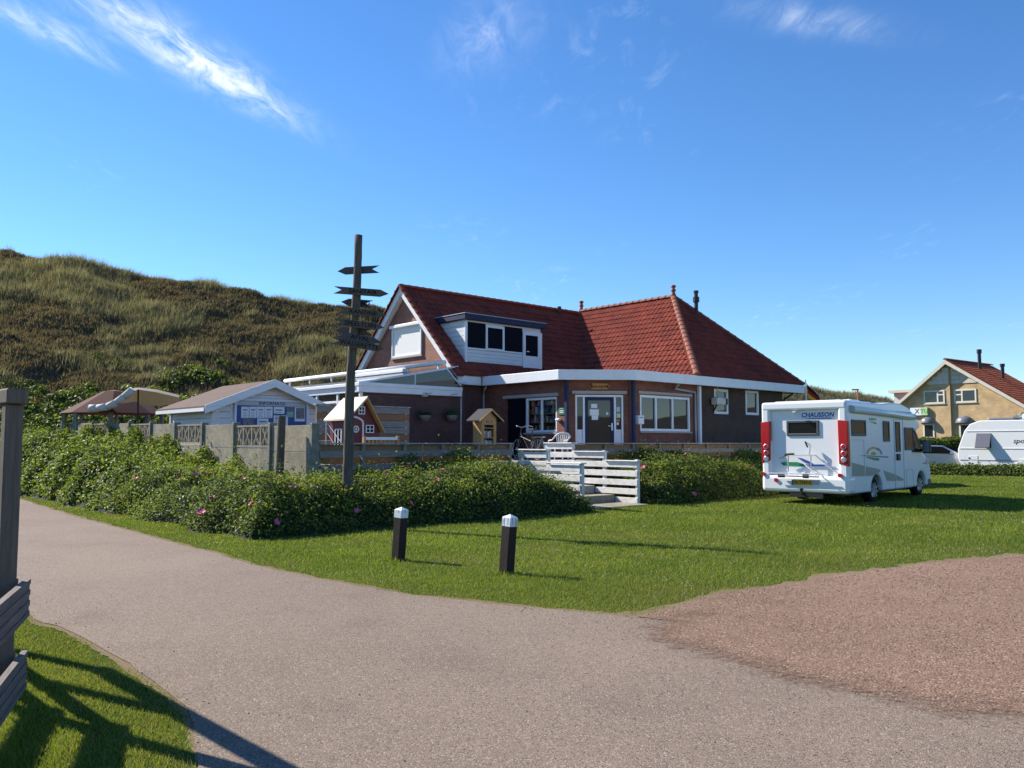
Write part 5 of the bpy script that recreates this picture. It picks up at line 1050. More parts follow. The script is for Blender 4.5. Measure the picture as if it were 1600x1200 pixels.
b = MB(); b.add([(-.6, 0, HH), (rl, 0, HH), (rl, yr, zr2), (-.6, yr, zr2), (-.6, 0, HH - .18), (rl, 0, HH - .18), (rl, yr, zr2 - .18), (-.6, yr, zr2 - .18)], [(0, 3, 2, 1), (4, 5, 6, 7), (0, 4, 7, 3), (1, 2, 6, 5)])
b.add([(-.6, 0, HH), (rl, 0, HH), (rl, yl, zl), (-.6, yl, zl), (-.6, 0, HH - .18), (rl, 0, HH - .18), (rl, yl, zl - .18), (-.6, yl, zl - .18)], [(0, 1, 2, 3), (4, 7, 6, 5), (0, 3, 7, 4)])
nroof = b.build('roof', M_TILE2, NH)
tiles((-.6, yr, zr2 + .0), (1, 0, 0), (0, -yr, HH - zr2), 32, 30, lambda x, y: True, w=.226, l=.335, parent=nroof, m=M_TILE2)
caps((-.64, 0, HH), (rl, 0, HH), cap0, parent=nroof)
for (ya, za, s_) in ((yl, zl, 1), (yr, zr2, -1)):
    MB().add([(-.63, 0, HH - .02), (-.63, ya, za - .02), (-.63, ya, za - .26), (-.63, 0, HH - .30)], [(0, 1, 2, 3) if s_ < 0 else (3, 2, 1, 0)]).build('barge_board', M_CREAM, NH)
    MB().add([(-.62, 0, HH - .19), (-.62, ya, za - .19), (.0, ya, za - .19), (.0, 0, HH - .19)], [(0, 1, 2, 3)]).build('verge_soffit', M_CREAM, NH)
LWF = GF @ Matrix.Translation((0, -.2, 0)); LWFW = NHM @ LWF
M_WFR = mat('cream_frame', (.66, .62, .52), .5)
def nwin(MW, M, rect, bars=(), hb=None):
    x0, x1, z0, z1 = wrect(MW, *rect); hb_ = []
    if hb: hb_ = [(wpx(MW, hb[0], hb[2])[0], wpx(MW, hb[1], hb[2])[0], wpx(MW, hb[0], hb[2])[1])]
    window(NH, M, x0, x1, z0, z1, bars=[wpx(MW, p, rect[1])[0] for p in bars], hbars=hb_, fw=.11, y0=-.05, y1=.03, mframe=M_WFR, glass_y=-.02)
nwin(LWFW, LWF, (1443.5, 610, 1476.5, 631), (1465,), (1465, 1476, 617)); nwin(GFW, GF, (1491, 608, 1526, 629), (1503,), (1492, 1503, 617))
nwin(LWFW, LWF, (1443, 662, 1460.5, 685)); nwin(GFW, GF, (1499.5, 662, 1517, 690))
M_HOOD = mat('grey_awning', (.16, .17, .20), .35, col2=(.11, .12, .14), scale=2)
for (MW, M, pa, pb) in ((LWFW, LWF, (1438.5, 661), (1461.5, 661)), (GFW, GF, (1493.5, 661), (1521.5, 661))):
    x0, z0 = wpx(MW, *pa); x1 = wpx(MW, *pb)[0]; xc, rx = (x0 + x1) / 2, (x1 - x0) / 2; b = MB(); n, m_ = 12, 6; V = []
    for j in range(m_ + 1):
        for i in range(n + 1): A, B_ = math.pi * i / n, math.pi / 2 * j / m_; V.append((xc - rx * math.cos(A) * math.cos(B_), -.02 - rx * .8 * math.sin(A) * math.cos(B_), z0 + rx * .85 * math.sin(B_)))
    b.add(V, [(j * (n + 1) + i, j * (n + 1) + i + 1, (j + 1) * (n + 1) + i + 1, (j + 1) * (n + 1) + i) for j in range(m_) for i in range(n)]); b.build('window_hood', M_HOOD, NH, M, smooth=True)
x0, x1, z0, z1 = wrect(LWFW, 1424, 637, 1451, 649); sgb = MB().box(x0, x1, -.2, -.02, z0, z1).build('sign_panel', mat('sign_white', (.72, .74, .76), .5), NH, LWF); xm_ = wpx(LWFW, 1440.5, 643)[0]; MB().box(xm_, x1 + .005, -.21, -.015, z0 - .005, z1 + .005).build('green_half', mat('sign_green', (.38, .58, .30), .5), sgb)
text('X', .5, M_INK, 'lettering', sgb, Matrix.Translation((wpx(LWFW, 1435, 643)[0], -.206, (z0 + z1) / 2)), .004); text('TU', .42, mat('sign_letter', (.12, .22, .10), .5), 'lettering', sgb, Matrix.Translation((wpx(LWFW, 1446, 643)[0], -.216, (z0 + z1) / 2)), .004)
for px, py, h in ((1531, 578, 1.9), (1567, 592, 1.4)):
    inv = NHM.inverted(); o_ = inv @ CAMP; d_ = inv.to_3x3() @ ray(px, py); nn = Vector((0, -(HH - zr2), -yr)); P0 = Vector((0, 0, HH)); v = o_ + d_ * ((P0 - o_).dot(nn) / d_.dot(nn))
    MB().tube(v - Vector((0, 0, .3)), v + Vector((0, 0, h * .8)), .13).tube(v + Vector((0, 0, h * .65)), v + Vector((0, 0, h * .8)), .18).build('flue', M_BLACK, NH)
MB().box(1.5, 4.5, yl - 1.9, yl + .6, zl + .2, zl + 1.45).build('side_dormer', M_CREAM, NH); MB().box(1.2, 4.8, yl - 2.1, yl + .9, zl + 1.452, zl + 1.65).build('dormer_roof', M_CREAM, NH)
# ---- caravan
cp0 = atY(1496, 700, 42.5); CVM = trs(cp0.x, cp0.y, 0, math.atan2(-.74, .673)); CV = thing('caravan', CVM, 'white touring caravan with an open grey window flap behind the low hedge', 'caravan')
pf = [(.15, .42), (4.9, .42), (4.9, 2.45), (4.6, 2.72), (1.1, 2.72), (.62, 2.55), (.35, 2.2), (.02, 1.3), (.0, .8)]
MB().prism(pf, 'y', .0, 2.2).build('body', M_VAN, CV, bevel=.04, seg=3)
for z in (.72, 1.30, 2.17): MB().box(.1 if z < 2 else .45, 4.9, -.02, -.003, z, z + .05).build('trim_strip', M_VANG if z < 1 else M_VAN, CV, bevel=.006)
CVW = CVM; wr = lambda *p: wrect(CVW, *p)
x0, x1, z0, z1 = wr(1526, 677, 1549, 700)
fl_ = MB().add([(x0, -.02, z1), (x1, -.02, z1), (x1, -.33, z0 + .03), (x0, -.33, z0 + .03), (x0, .01, z1), (x1, .01, z1), (x1, -.30, z0), (x0, -.30, z0)], [(0, 3, 2, 1), (4, 5, 6, 7), (0, 1, 5, 4), (2, 3, 7, 6), (0, 4, 7, 3), (1, 2, 6, 5)]).build('window_flap', mat('grey_acrylic', (.14, .135, .16), .2, coat=.3), CV, bevel=.008)
MB().box(x0 + .02, x1 - .02, -.012, -.001, z0, z1 - .02).build('window_opening', M_DARK, CV)
x0, x1, z0, z1 = wr(1514, 712, 1528, 727); MB().box(x0, x1, -.015, -.001, z0, z1).build('locker_door', M_VAN, CV, bevel=.008)
for f_ in (.25, .75): MB().box(x0 - .01, x0 + .05, -.03, -.001, z0 + f_ * (z1 - z0) - .04, z0 + f_ * (z1 - z0) + .04).build('hinge', M_BLACK, CV)
x_, z_ = wpx(CVW, 1592, 689); text('sport', .34, M_GREYF, 'lettering', CV, Matrix.Translation((x_ + .1, -.006, z_)), .002, shear=.3)
wx_ = wpx(CVW, 1600, 735)[0] + .05
MB().torus((wx_, .1, .33), .24, .10, 'y', 24, 10).build('wheel', M_RUBBER, CV, smooth=True); MB().lathe([(.42, -.03), (.42, .0)], 24, (wx_, 0, .4), 'y').build('wheel_arch', M_VAN, CV)
MB().box(1.3, 2.5, .5, 1.6, 2.74, 2.86).box(2.9, 4.2, .5, 1.6, 2.74, 2.88).build('roof_light', M_HOOD, CV, bevel=.05); MB().prism([(2.3, 2.8), (2.65, 2.8), (2.95, 3.12), (2.75, 3.12)], 'y', .6, 1.4).build('open_hatch', M_CLEAR, CV)
MB().tube((.1, 1.1, .5), (-1.2, 1.1, .45), .05).tube((.1, .6, .5), (-1.1, 1.05, .45), .04).tube((.1, 1.6, .5), (-1.1, 1.15, .45), .04).tube((-.9, 1.1, .2), (-.9, 1.1, .75), .03).box(-.75, -.15, .75, 1.45, .55, .95).build('drawbar', M_VANG, CV)
# ---- silver car behind the motorhome
cc = atY(1471, 700, 44.0); CRM = trs(cc.x - .35, cc.y, 0, R(-18)); CR = thing('parked_car', CRM, 'silver hatchback parked between the motorhome and the caravan', 'car')
M_SIL = mat('silver_paint', (.42, .45, .50), .25, .5, coat=.6)
pf = [(-2.1, .35), (2.1, .35), (2.15, .75), (1.95, .95), (1.0, 1.05), (.25, 1.46), (-1.15, 1.50), (-1.85, 1.15), (-2.12, .95)]
MB().prism(pf, 'y', -.85, .85).build('body', M_SIL, CR, bevel=.08, seg=3)
for sd_ in (-.865, .855): MB().prism([(-1.7, 1.08), (.85, 1.03), (.22, 1.40), (-1.1, 1.43)], 'y', sd_, sd_ + .01).build('side_glass', M_DGL, CR)
MB().prism([(.97, 1.08), (1.0, 1.09), (.30, 1.45), (.27, 1.44)], 'y', -.72, .72).build('windscreen', M_DGL, CR); MB().box(.55, .75, -1.0, -.86, 1.0, 1.14).build('mirror', M_SIL, CR, bevel=.03)
for x in (-1.3, 1.3):
    for y in (-.78, .78): MB().lathe([(.18, -.09), (.30, -.1), (.32, -.06), (.32, .06), (.30, .1), (.18, .09)], 20, (x, y, .32), 'y', cap=False).lathe([(.0, 0), (.19, .0)], 16, (x, y + (-.09 if y < 0 else .09), .32), 'y', cap=False).build('wheel', M_RUBBER, CR)
# ---- flag, lamp post
fp = atY(1260, 640, 33.0); FG = thing('flagpole', Matrix.Translation((fp.x, fp.y, 0)), 'thin white pole with black red and gold flag beyond the house corner', 'flag')
MB().tube((0, 0, 0), (0, 0, 4.12), .03, .022).build('pole', M_WHITE, FG)
bands = [mat('flag_black', (.012, .012, .014), .8), mat('flag_red', (.40, .015, .015), .8), mat('flag_gold', (.72, .42, .01), .8)]
for k in range(3):
    V = []; n = 8
    for i in range(n + 1):
        for j in range(2):
            t = i / n; w = .2 * (k + j); x = .03 + .52 * t + .0; z = 3.98 - w * (1 - .25 * t) - .58 * t; V.append((x + .16 * w, .05 * math.sin(t * 7 + w * 3), z))
    me = MB().add(V, [(2 * i, 2 * i + 1, 2 * i + 3, 2 * i + 2) for i in range(n)]).build('flag_stripe', bands[k], FG)
lp = atY(1341, 640, 75); LPT = thing('street_lamp', Matrix.Translation((lp.x, lp.y, 0)), 'thin orange street lamp rising in front of the far dune', 'lamp post')
zt_ = atY(1341, 609.5, 75).z; M_ORG = mat('orange_paint', (.55, .14, .05), .5); MB().tube((0, 0, 0), (0, 0, zt_), .09, .06).build('pole', M_ORG, LPT); MB().box(-.55, .1, -.1, .1, zt_ - .02, zt_ + .1).build('lamp_head', M_ORG, LPT, bevel=.03)
# ================================================================ vegetation
def inpoly(P, poly):
    x, y = P[:, 0], P[:, 1]; r = np.zeros(len(P), bool); n = len(poly)
    for i in range(n):
        (x0, y0), (x1, y1) = poly[i], poly[(i + 1) % n]
        c = ((y0 > y) != (y1 > y)); 
        if y1 != y0: r ^= c & (x < (x1 - x0) * (y - y0) / (y1 - y0) + x0)
    return r
def leaf_mesh(name, C, Nn, size, mats, prob, parent=None, asp=.55, fold=.25, tilt=.9, M=None):
    """one folded two-triangle leaflet at each centre"""
    n = len(C); nr = Nn + RNG.normal(0, tilt, (n, 3)); nr /= np.linalg.norm(nr, axis=1)[:, None] + 1e-9
    t = RNG.normal(0, 1, (n, 3)); t -= nr * (t * nr).sum(1)[:, None]; t /= np.linalg.norm(t, axis=1)[:, None] + 1e-9; s = np.cross(nr, t)
    L_ = (np.asarray(size) * RNG.uniform(.7, 1.3, n))[:, None]
    V = np.stack([C - t * L_ * .5, C + s * L_ * asp * .5 + nr * L_ * fold * .4, C + t * L_ * .5, C - s * L_ * asp * .5 + nr * L_ * fold * .4], 1).reshape(-1, 3)
    i = np.arange(n)[:, None] * 4; T_ = np.concatenate([i + [0, 2, 1], i + [0, 3, 2]], 1).reshape(-1, 3)
    mi = np.repeat(prob if isinstance(prob, np.ndarray) and len(prob) == n else RNG.choice(len(mats), n, p=prob), 2)
    return kind(fast_mesh(name, V, T_, mats, mi, parent=parent, M=M), 'stuff')
LF = [leafmat('leaf_dark', (.044, .072, .02), .3), leafmat('leaf_mid', (.092, .132, .028), .35), leafmat('leaf_light', (.155, .20, .038), .4), leafmat('leaf_fresh', (.16, .235, .03), .4), leafmat('leaf_yellow', (.22, .20, .045), .35)]
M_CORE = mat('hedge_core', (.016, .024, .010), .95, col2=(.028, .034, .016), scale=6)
petal = mat('rose_petal', (.62, .06, .22), .6, col2=(.70, .12, .32), scale=30); stamen = mat('stamen', (.6, .42, .08), .7); whitep = mat('white_petal', (.75, .72, .72), .6)
def blossom_mesh(m_):
    b = MB(); r = .062
    for k in range(5):
        A = 2 * math.pi * k / 5; c, s = math.cos(A), math.sin(A); c1, s1 = math.cos(A + .62), math.sin(A + .62); c2, s2 = math.cos(A - .62), math.sin(A - .62)
        b.mat(0).add([(0, 0, 0), (c2 * r * .8, s2 * r * .8, .02), (c * r, s * r, .03), (c1 * r * .8, s1 * r * .8, .024)], [(0, 1, 2, 3)])
    b.mat(1).lathe([(.016, .0), (.012, .02), (.002, .026)], 6)
    me = bpy.data.meshes.new('blossom'); me.from_pydata(b.v, [], b.f); me.materials.append(m_); me.materials.append(stamen); me.polygons.foreach_set('material_index', b.m); me.update(); return me
BL, BLW = blossom_mesh(petal), blossom_mesh(whitep)
def hedge(name, root_M, A, B_, Hfun, label, dens, size, prob, nbl=0, core_drop=.09, cell=.09, shoots=.0, blossom_where=None, freshfun=None, root=None):
    """heightfield shrub mass over a grid in the root frame: leaves on its surface, dark core under them"""
    g = root or thing(name, root_M, label, 'hedge')
    na, nb2 = max(3, int((A[1] - A[0]) / cell)), max(3, int((B_[1] - B_[0]) / cell))
    a, b = np.meshgrid(np.linspace(A[0], A[1], na), np.linspace(B_[0], B_[1], nb2)); h = Hfun(a, b); da, db = (A[1] - A[0]) / (na - 1), (B_[1] - B_[0]) / (nb2 - 1)
    hb, ha = np.gradient(h, db, da); ok = h > .03
    w = np.sqrt(1 + np.clip(ha ** 2 + hb ** 2, 0, 30)) * ok; area = w.sum() * da * db; n = int(area * dens); p = (w / w.sum()).ravel()
    k = RNG.choice(len(p), n, p=p); ja, jb = (RNG.random(n) - .5) * da, (RNG.random(n) - .5) * db
    ca, cb = a.ravel()[k] + ja, b.ravel()[k] + jb; gx, gy = np.clip(ha.ravel()[k], -6, 6), np.clip(hb.ravel()[k], -6, 6); hz = h.ravel()[k] + gx * ja + gy * jb
    nn = np.stack([-gx, -gy, np.ones(n)], 1); nn /= np.linalg.norm(nn, axis=1)[:, None]
    off = RNG.normal(0, .05, n) + np.where(RNG.random(n) < .12, RNG.exponential(.07, n), 0)
    C = np.stack([ca, cb, hz], 1) + nn * off[:, None]
    if shoots: sh = RNG.random(n) < shoots; C[sh, 2] += RNG.exponential(.12, sh.sum())
    C[:, 2] = np.clip(C[:, 2], .02, None)
    pr = RNG.choice(len(LF), n, p=prob)
    cln = fbm(ca * 1.9 + 60, cb * 1.9 + hz * 2, 3); u_ = RNG.random(n); pr = np.where((cln > .58) & (u_ < .55), RNG.choice([2, 3, 4], n, p=[.62, .25, .13]), np.where((cln < .42) & (u_ < .6), RNG.choice([0, 1], n, p=[.7, .3]), pr))
    if freshfun is not None: fr_ = freshfun(ca, cb); pr = np.where(RNG.random(n) < fr_, RNG.choice([2, 3, 3, 4], n, p=[.3, .4, .22, .08]), pr)
    leaf_mesh('foliage', C, nn * .9 + np.array([0, 0, .5]), np.full(n, size), LF, pr, parent=g)
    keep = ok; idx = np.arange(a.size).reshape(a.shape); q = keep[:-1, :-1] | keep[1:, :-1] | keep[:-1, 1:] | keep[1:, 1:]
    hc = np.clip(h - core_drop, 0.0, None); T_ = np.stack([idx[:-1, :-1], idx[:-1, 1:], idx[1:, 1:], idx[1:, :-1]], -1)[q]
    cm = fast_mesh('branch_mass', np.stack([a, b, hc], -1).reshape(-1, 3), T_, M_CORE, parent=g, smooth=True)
    if nbl:
        wv = w * (blossom_where(a, b) if blossom_where else 1); pv = (wv / wv.sum()).ravel()
        for kk in RNG.choice(len(pv), nbl, p=pv):
            nv = Vector((-ha.ravel()[kk], -hb.ravel()[kk], 1.0)); nv = (nv.normalized() + Vector((0, 0, .3)) + Vector(RNG.normal(0, .25, 3))).normalized(); P = Vector((a.ravel()[kk], b.ravel()[kk], h.ravel()[kk])) + nv * .09
            M = Matrix.Translation(P) @ nv.to_track_quat('Z', 'Y').to_matrix().to_4x4() @ Matrix.Scale(random.uniform(.9, 1.45), 4)
            link('blossom', BL if random.random() < .9 else BLW, g, M)
    return g
# the L-shaped rose hedge outside the concrete wall and the left terrace fence (frame y = -b)
def hL(a, y):
    b = -y; nz = fbm(a * 1.1 + 3, b * 1.1, 3) - .5; d1, d2, d3 = a + 12.75 + nz * .7, 10.35 - b + nz * .7, -4.18 - a + nz * .4
    d = np.minimum(np.minimum(d1, d2), d3 * 1.4); hm = np.interp(b, [-20, -8, -4, -1, 1, 3, 5, 7, 8.6, 10.5], [1.75, 1.68, 1.5, 1.3, 1.15, .98, .82, .78, .85, .8])
    hm = np.where((b > 6.9) & (a > -10.2), np.interp(b, [7.2, 8.3, 10.4], [.86, .84, .76]) + .30 * np.exp(-((a + 6.2) / 1.5) ** 2) - .12 * np.exp(-((a + 4.2) / 1.1) ** 2), hm)
    out = (a > -9.88) & (b < 7.32)
    h = hm * (1 - (1 - np.clip(d / 1.25, 0, 1)) ** 2.4) * (.86 + .55 * (fbm(a * 1.7, b * 1.7 + 8, 3) - .35)) + (fbm(a * 5, b * 5, 2) - .5) * .16
    return np.where(out | (d <= 0), 0, np.clip(h, 0, None))
near = lambda a, y: (y < -5.5) * 1.0
RH = hedge('rose_hedge', SITE, (-13.2, -4.0), (-10.8, -2.0), hL, 'dense rose hedge with pink blooms wrapping the outer corner of the yard', 1500, .062, [.28, .34, .27, .06, .05], 44, shoots=.05,
           freshfun=lambda a, y: np.clip((y + 7.8) * .18, 0, .75) * np.clip((a + 12.4) * .8, .25, 1) + .12 * (fbm(a * .8, y * .8, 2) > .55))
hedge('', None, (-13.4, -9.8), (-2.0, 20.0), hL, '', 620, .105, [.24, .33, .26, .12, .05], 14, cell=.14, shoots=.08, root=RH, freshfun=lambda a, y: .35 * (fbm(a * .5 + 4, y * .5, 2) > .45))
def hR(a, y):
    b = -y; nz = fbm(a * 1.1 + 30, b * 1.1, 3) - .5; d = np.minimum(10.15 - b + nz * .6, (a + 1.5) * 1.4 + nz * .4); hm = np.interp(b, [7.3, 8.4, 10.2], [1.12, 1.04, .86]) + .12 * np.sin(a * .9)
    h = hm * (1 - (1 - np.clip(d / 1.2, 0, 1)) ** 2.4) * (.86 + .5 * (fbm(a * 1.7 + 5, b * 1.7, 3) - .35)) + (fbm(a * 5, b * 5, 2) - .5) * .14
    return np.where((b < 7.3) | (d <= 0), 0, np.clip(h, 0, None))
hedge('rose_hedge', SITE, (-1.6, 12.5), (-10.8, -7.2), hR, 'rose hedge with pink blooms between the wooden stair and the motorhome', 1150, .07, [.28, .34, .27, .06, .05], 36, shoots=.04)
# low clipped hedge before the caravan, garden hedge before the tan house
lh = gpx(1452, 742); lh2 = gpx(1640, 746); LHM = trs(lh.x, lh.y, 0, math.atan2(lh2.y - lh.y, lh2.x - lh.x)); LL = (lh2 - lh).length
hl = lambda a, y: np.where((y > 0) & (y < 1.3), np.clip(.46 * (1 - (1 - np.clip(np.minimum(y, 1.3 - y) / .5, 0, 1)) ** 2) * (.7 + .7 * (fbm(a * .9, y, 3))), 0, None), 0)
hedge('low_hedge', LHM, (-.5, LL + 6), (-.1, 1.4), hl, 'low ragged green hedge in front of the white caravan', 420, .12, [.3, .36, .24, .06, .04], cell=.14)
gh = atY(1432, 700, 55); GHM = trs(gh.x, gh.y, 0, 0); hg = lambda a, y: np.where((y > 0) & (y < 1.4), 1.85 * (1 - (1 - np.clip(np.minimum(y, 1.4 - y) / .4, 0, 1)) ** 2) * (.85 + .3 * fbm(a, y, 2)), 0)
hedge('garden_hedge', GHM, (0, 7), (-.1, 1.5), hg, 'clipped garden hedge below the tan brick house wall', 260, .16, [.3, .4, .24, .03, .03], cell=.16)
# ---- lawn blades (denser close to the camera, only where the lawn is)
M_BLADE = [leafmat('blade_green', (.16, .21, .032), .42), leafmat('blade_light', (.235, .275, .05), .42), leafmat('blade_dark', (.10, .145, .024), .38), leafmat('blade_dry', (.30, .25, .115), .3)]
def edge_dist(P, line):
    d = np.full(len(P), 9.0)
    for (x0, y0), (x1, y1) in zip(line, line[1:]):
        vx, vy = x1 - x0, y1 - y0; t = np.clip(((P[:, 0] - x0) * vx + (P[:, 1] - y0) * vy) / (vx * vx + vy * vy), 0, 1); d = np.minimum(d, np.hypot(P[:, 0] - x0 - t * vx, P[:, 1] - y0 - t * vy))
    return d
def lawn(n, r0, r1):
    u = RNG.random(n); r = (r0 ** .4 + u * (r1 ** .4 - r0 ** .4)) ** 2.5; t = RNG.uniform(-.64, .64, n); P = np.stack([r * np.sin(t), r * np.cos(t)], 1)
    ig, ip = inpoly(P, grav_poly), inpoly(P, path_poly); dg, dp = edge_dist(P, GT), np.minimum(edge_dist(P, FAR), edge_dist(P, NEAR)); u2 = RNG.random(n); pn = fbm(P[:, 0] * 2.2 + 5, P[:, 1] * 2.2, 3)
    bad = (ig & (u2 > .5 * np.exp(-dg / .22) * (pn > .48))) | (ip & ~ig & ((u2 > .55 * np.exp(-dp / .035)) | (dp > .25)))
    edge = fbm(P[:, 0] * 1.3, P[:, 1] * 1.3, 3)
    return P[~bad], r[~bad]
P, r = lawn(900000, 3.4, 48)
P2_, r2_ = lawn(260000, 3.3, 10)
P, r = np.concatenate([P, P2_]), np.concatenate([r, r2_])
inv = SITE.inverted(); loc = (np.array(inv.to_3x3()) @ np.stack([P[:, 0], P[:, 1], np.zeros(len(P))])).T + np.array(inv.translation)
inside = (loc[:, 0] > -12.3) & (loc[:, 1] > -9.9) & (loc[:, 0] < 14); P, r = P[~inside], r[~inside]
# thin out toward the worn edges
ed = np.minimum(edge_dist(P, FAR), np.minimum(edge_dist(P, GT), edge_dist(P, NEAR)))
nzp = fbm(P[:, 0] * 1.6, P[:, 1] * 1.6, 3); keep = RNG.random(len(P)) < np.clip((ed - .0 + (nzp - .5) * .32) / .16 + .25, .12, 1); P, r, ed, nzp = P[keep], r[keep], ed[keep], nzp[keep]
n = len(P); hgt = RNG.uniform(.016, .036, n) * (.7 + .9 * nzp) * np.clip(.55 + ed * .5, .5, 1.1) + .02 * (RNG.random(n) < .04); wid = np.maximum(.0045, r * .00062) * RNG.uniform(.8, 1.3, n)
A = RNG.uniform(0, 2 * math.pi, n); ln_ = RNG.normal(0, .5, (n, 2)) * hgt[:, None]; dx_, dy_ = np.cos(A) * wid / 2, np.sin(A) * wid / 2; Z0 = np.zeros(n)
V = np.stack([np.stack([P[:, 0] - dx_, P[:, 1] - dy_, Z0], 1), np.stack([P[:, 0] + dx_, P[:, 1] + dy_, Z0], 1), np.stack([P[:, 0] + ln_[:, 0], P[:, 1] + ln_[:, 1], hgt], 1)], 1).reshape(-1, 3)
big = fbm(P[:, 0] * .35 + 7, P[:, 1] * .35, 3); big2 = fbm(P[:, 0] * .9 + 70, P[:, 1] * .9, 3); dry = np.clip(.06 + .5 * np.exp(-ed / .5) + .3 * np.clip((big - .5) * 5, 0, 1) + .25 * np.exp(-edge_dist(P, GT) / 1.2), 0, 1)
mi = np.where(RNG.random(n) < dry * .55, 3, np.where(RNG.random(n) < np.clip((big2 - .35) * 2.6, .1, .85), RNG.choice(2, n, p=[.55, .45]), RNG.choice([0, 2], n, p=[.5, .5])))
for (px, py) in ((622, 876), (791, 897)):
    c_ = gpx(px, py); k = 420; q_ = RNG.normal(0, .075, (k, 2)) + np.array([c_.x, c_.y]); hh_ = RNG.uniform(.04, .11, k) * np.exp(-np.hypot(q_[:, 0] - c_.x, q_[:, 1] - c_.y) / .25); A_ = RNG.uniform(0, 6.28, k); l_ = RNG.normal(0, .35, (k, 2)) * hh_[:, None]
    V = np.concatenate([V, np.stack([np.stack([q_[:, 0] - np.cos(A_) * .004, q_[:, 1] - np.sin(A_) * .004, np.zeros(k)], 1), np.stack([q_[:, 0] + np.cos(A_) * .004, q_[:, 1] + np.sin(A_) * .004, np.zeros(k)], 1), np.stack([q_[:, 0] + l_[:, 0], q_[:, 1] + l_[:, 1], hh_], 1)], 1).reshape(-1, 3)]); mi = np.concatenate([mi, RNG.choice(3, k)])
o = kind(fast_mesh('lawn_grass', V, np.arange(len(V)).reshape(-1, 3), M_BLADE, mi), 'stuff')
# white clover heads in the lawn near the bollards
def octa(C, s, name, m_, sq=.8):
    n = len(C); D = np.array([[1, 0, 0], [-1, 0, 0], [0, 1, 0], [0, -1, 0], [0, 0, 1], [0, 0, -1.0]]); F_ = np.array([[0, 2, 4], [2, 1, 4], [1, 3, 4], [3, 0, 4], [2, 0, 5], [1, 2, 5], [3, 1, 5], [0, 3, 5]])
    J = D[None] * (1 + RNG.normal(0, .22, (n, 6, 1))); A = RNG.uniform(0, 6.28, n); c, s_ = np.cos(A)[:, None], np.sin(A)[:, None]; X = J[:, :, 0] * c - J[:, :, 1] * s_; Y = J[:, :, 0] * s_ + J[:, :, 1] * c
    V = C[:, None] + np.stack([X, Y, J[:, :, 2] * sq], -1) * s[:, None, None]
    T_ = (F_[None] + (np.arange(n) * 6)[:, None, None]).reshape(-1, 3); mm = m_ if isinstance(m_, list) else [m_]
    return kind(fast_mesh(name, V.reshape(-1, 3), T_, mm, np.repeat(RNG.integers(0, len(mm), n), 8)), 'stuff')
sel = (P[:, 1] > 8.5) & (P[:, 1] < 24) & (RNG.random(n) < .004 * np.clip((fbm(P[:, 0] * .6 + 2, P[:, 1] * .6, 2) - .42) * 6, 0, 1)); Cc = np.concatenate([P[sel], RNG.uniform(.04, .065, (sel.sum(), 1))], 1)
octa(Cc, RNG.uniform(.005, .0085, len(Cc)) * np.clip(Cc[:, 1] / 12, .8, 1.6), 'clover_flowers', mat('clover_white', (.62, .62, .55), .8))
# ---- loose stones on the gravel and strays on the asphalt
m = 60000; rr2 = (3.6 ** .5 + RNG.random(m) * (22 ** .5 - 3.6 ** .5)) ** 2; tt = RNG.uniform(-.1, .64, m); Q = np.stack([rr2 * np.sin(tt), rr2 * np.cos(tt)], 1)
ing = inpoly(Q, grav_poly); dpg = edge_dist(Q, PG + [(14, 3.7)]); stray = ~ing & inpoly(Q, path_poly) & (RNG.random(m) < .5 * np.exp(-dpg / .55)); ked = ing & (RNG.random(m) < .35 + .6 * (fbm(Q[:, 0] * .8, Q[:, 1] * 2.0, 3) > .5)) | stray
Q, rr2 = Q[ked], rr2[ked]; Cs = np.concatenate([Q, np.full((len(Q), 1), .016)], 1)
octa(Cs, RNG.uniform(.003, .008, len(Q)) * np.clip(rr2 / 8, .8, 1.4), 'loose_gravel', [mat('stone_red', (.26, .14, .10), .9), mat('stone_dark', (.12, .075, .06), .9), mat('stone_pale', (.42, .31, .25), .9)], .6)
# grit and dry litter along the path edges
m = 14000; Q = np.stack([RNG.uniform(-12, 3, m), RNG.uniform(3.6, 22, m)], 1); de = np.minimum(edge_dist(Q, FAR), edge_dist(Q, NEAR)); Q = Q[inpoly(Q, path_poly) & (RNG.random(m) < .05 + .95 * np.exp(-de / .22))]
octa(np.concatenate([Q, np.full((len(Q), 1), .012)], 1), RNG.uniform(.003, .009, len(Q)), 'path_litter', [mat('litter_tan', (.30, .24, .15), .9), mat('litter_dark', (.10, .08, .06), .9), mat('litter_pale', (.42, .38, .32), .9)], .4)
# ---- dune grass, heath clumps and scrub
def tufts(name, X, Y, hgt, nb, wid, spread, mats, prob):
    n = len(X); Z = dune_h(X, Y); X, Y, Z = [np.repeat(v, nb) for v in (X, Y, Z)]; Hh = np.repeat(hgt, nb) * RNG.uniform(.6, 1.2, n * nb); k = n * nb
    bx, by = X + RNG.normal(0, spread, k), Y + RNG.normal(0, spread, k); A = RNG.uniform(0, 6.28, k); w = wid * RNG.uniform(.7, 1.3, k); lx, ly = RNG.normal(.12, .35, k) * Hh, RNG.normal(0, .35, k) * Hh
    V = np.stack([np.stack([bx - np.cos(A) * w, by - np.sin(A) * w, Z - .05], 1), np.stack([bx + np.cos(A) * w, by + np.sin(A) * w, Z - .05], 1), np.stack([bx + lx, by + ly, Z + Hh], 1)], 1).reshape(-1, 3)
    kind(fast_mesh(name, V, np.arange(3 * k).reshape(-1, 3), mats, np.repeat(RNG.choice(len(mats), n, p=prob), nb)), 'stuff')
M_MAR = [leafmat('marram_green', (.175, .17, .105), .35, .8), leafmat('marram_straw', (.28, .255, .175), .35, .8), leafmat('marram_dark', (.095, .10, .06), .3, .8)]
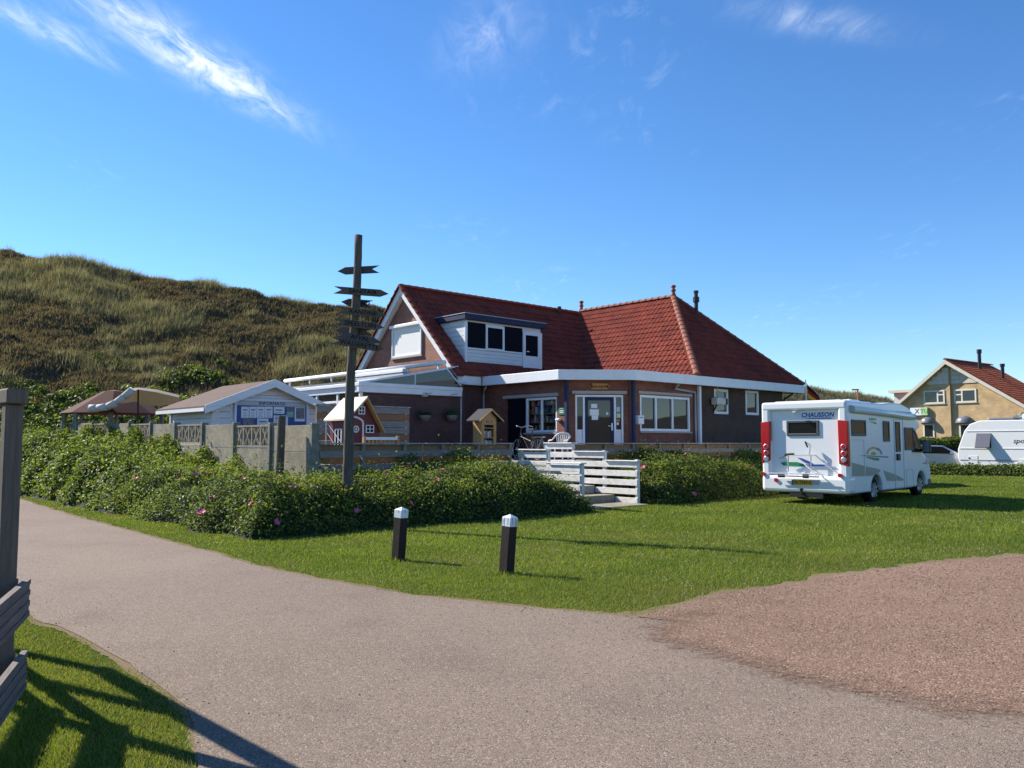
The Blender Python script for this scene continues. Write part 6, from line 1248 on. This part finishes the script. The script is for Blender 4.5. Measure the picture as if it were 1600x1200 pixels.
M_HEA = [leafmat('heath_brown', (.155, .122, .08), .3, .9), leafmat('heath_dark', (.09, .074, .05), .25, .9), leafmat('heath_olive', (.145, .13, .08), .3, .9)]
def dpts(n, t0, t1, qa, qb):
    t = RNG.uniform(t0, t1, n); q = RNG.uniform(qa, qb, n); zb = np.interp(t, [-.62, -.1, .1, .36, .5], [45, 58, 75, 100, 130]); zc_ = np.interp(t, [-.62, -.1, .1, .36, .5], [84, 92, 110, 135, 160]); Y = zb + q * (zc_ - zb); return t * Y, Y, q
X, Y, q = dpts(42000, -.72, .06, .1, 1.15); cl = fbm(X * .16 + 3, Y * .16, 3) + .22 * (q - .5); s_ = cl > .55; tufts('dune_grass', X[s_], Y[s_], RNG.uniform(.35, .85, s_.sum()) * (.5 + cl[s_]), 11, .022, .16, M_MAR, [.45, .35, .2])
X, Y, q = dpts(60000, -.72, .06, .03, 1.05); cl = fbm(X * .2 + 40, Y * .2, 3); s_ = cl > .12; tufts('dune_heath', X[s_], Y[s_], RNG.uniform(.15, .4, s_.sum()), 9, .05, .2, M_HEA, [.5, .2, .3])
X, Y, q = dpts(5000, .3, .52, .2, 1.05); tufts('dune_grass', X, Y, RNG.uniform(.4, .8, len(X)), 10, .035, .3, M_MAR, [.4, .4, .2])
X, Y, q = dpts(4200, -.72, -.13, -.06, .46); cl = fbm(X * .25 + 11, Y * .25, 3); lim = .17 + .16 * np.clip((-.25 - X / Y) * 5, -1, 1); s_ = (q + (cl - .5) * .5 < lim); X, Y = X[s_], Y[s_]
nb = 70; Zs = np.maximum(dune_h(X, Y), 0); hs = RNG.uniform(.4, .9, len(X)); d3 = RNG.normal(0, 1, (len(X), nb, 3)); d3 /= np.linalg.norm(d3, axis=2)[..., None]; d3[..., 2] = np.abs(d3[..., 2])
Cb = np.stack([X, Y, Zs], 1)[:, None] + d3 * np.stack([hs * .9, hs * .9, hs * .85], 1)[:, None] * RNG.uniform(.75, 1.05, (len(X), nb, 1))
bm = np.repeat(RNG.choice(4, len(X), p=[.35, .4, .2, .05]), nb)
leaf_mesh('dune_scrub', Cb.reshape(-1, 3), d3.reshape(-1, 3), np.full(len(X) * nb, .23), LF[:3] + [LF[4]], bm, tilt=.6, asp=.7)
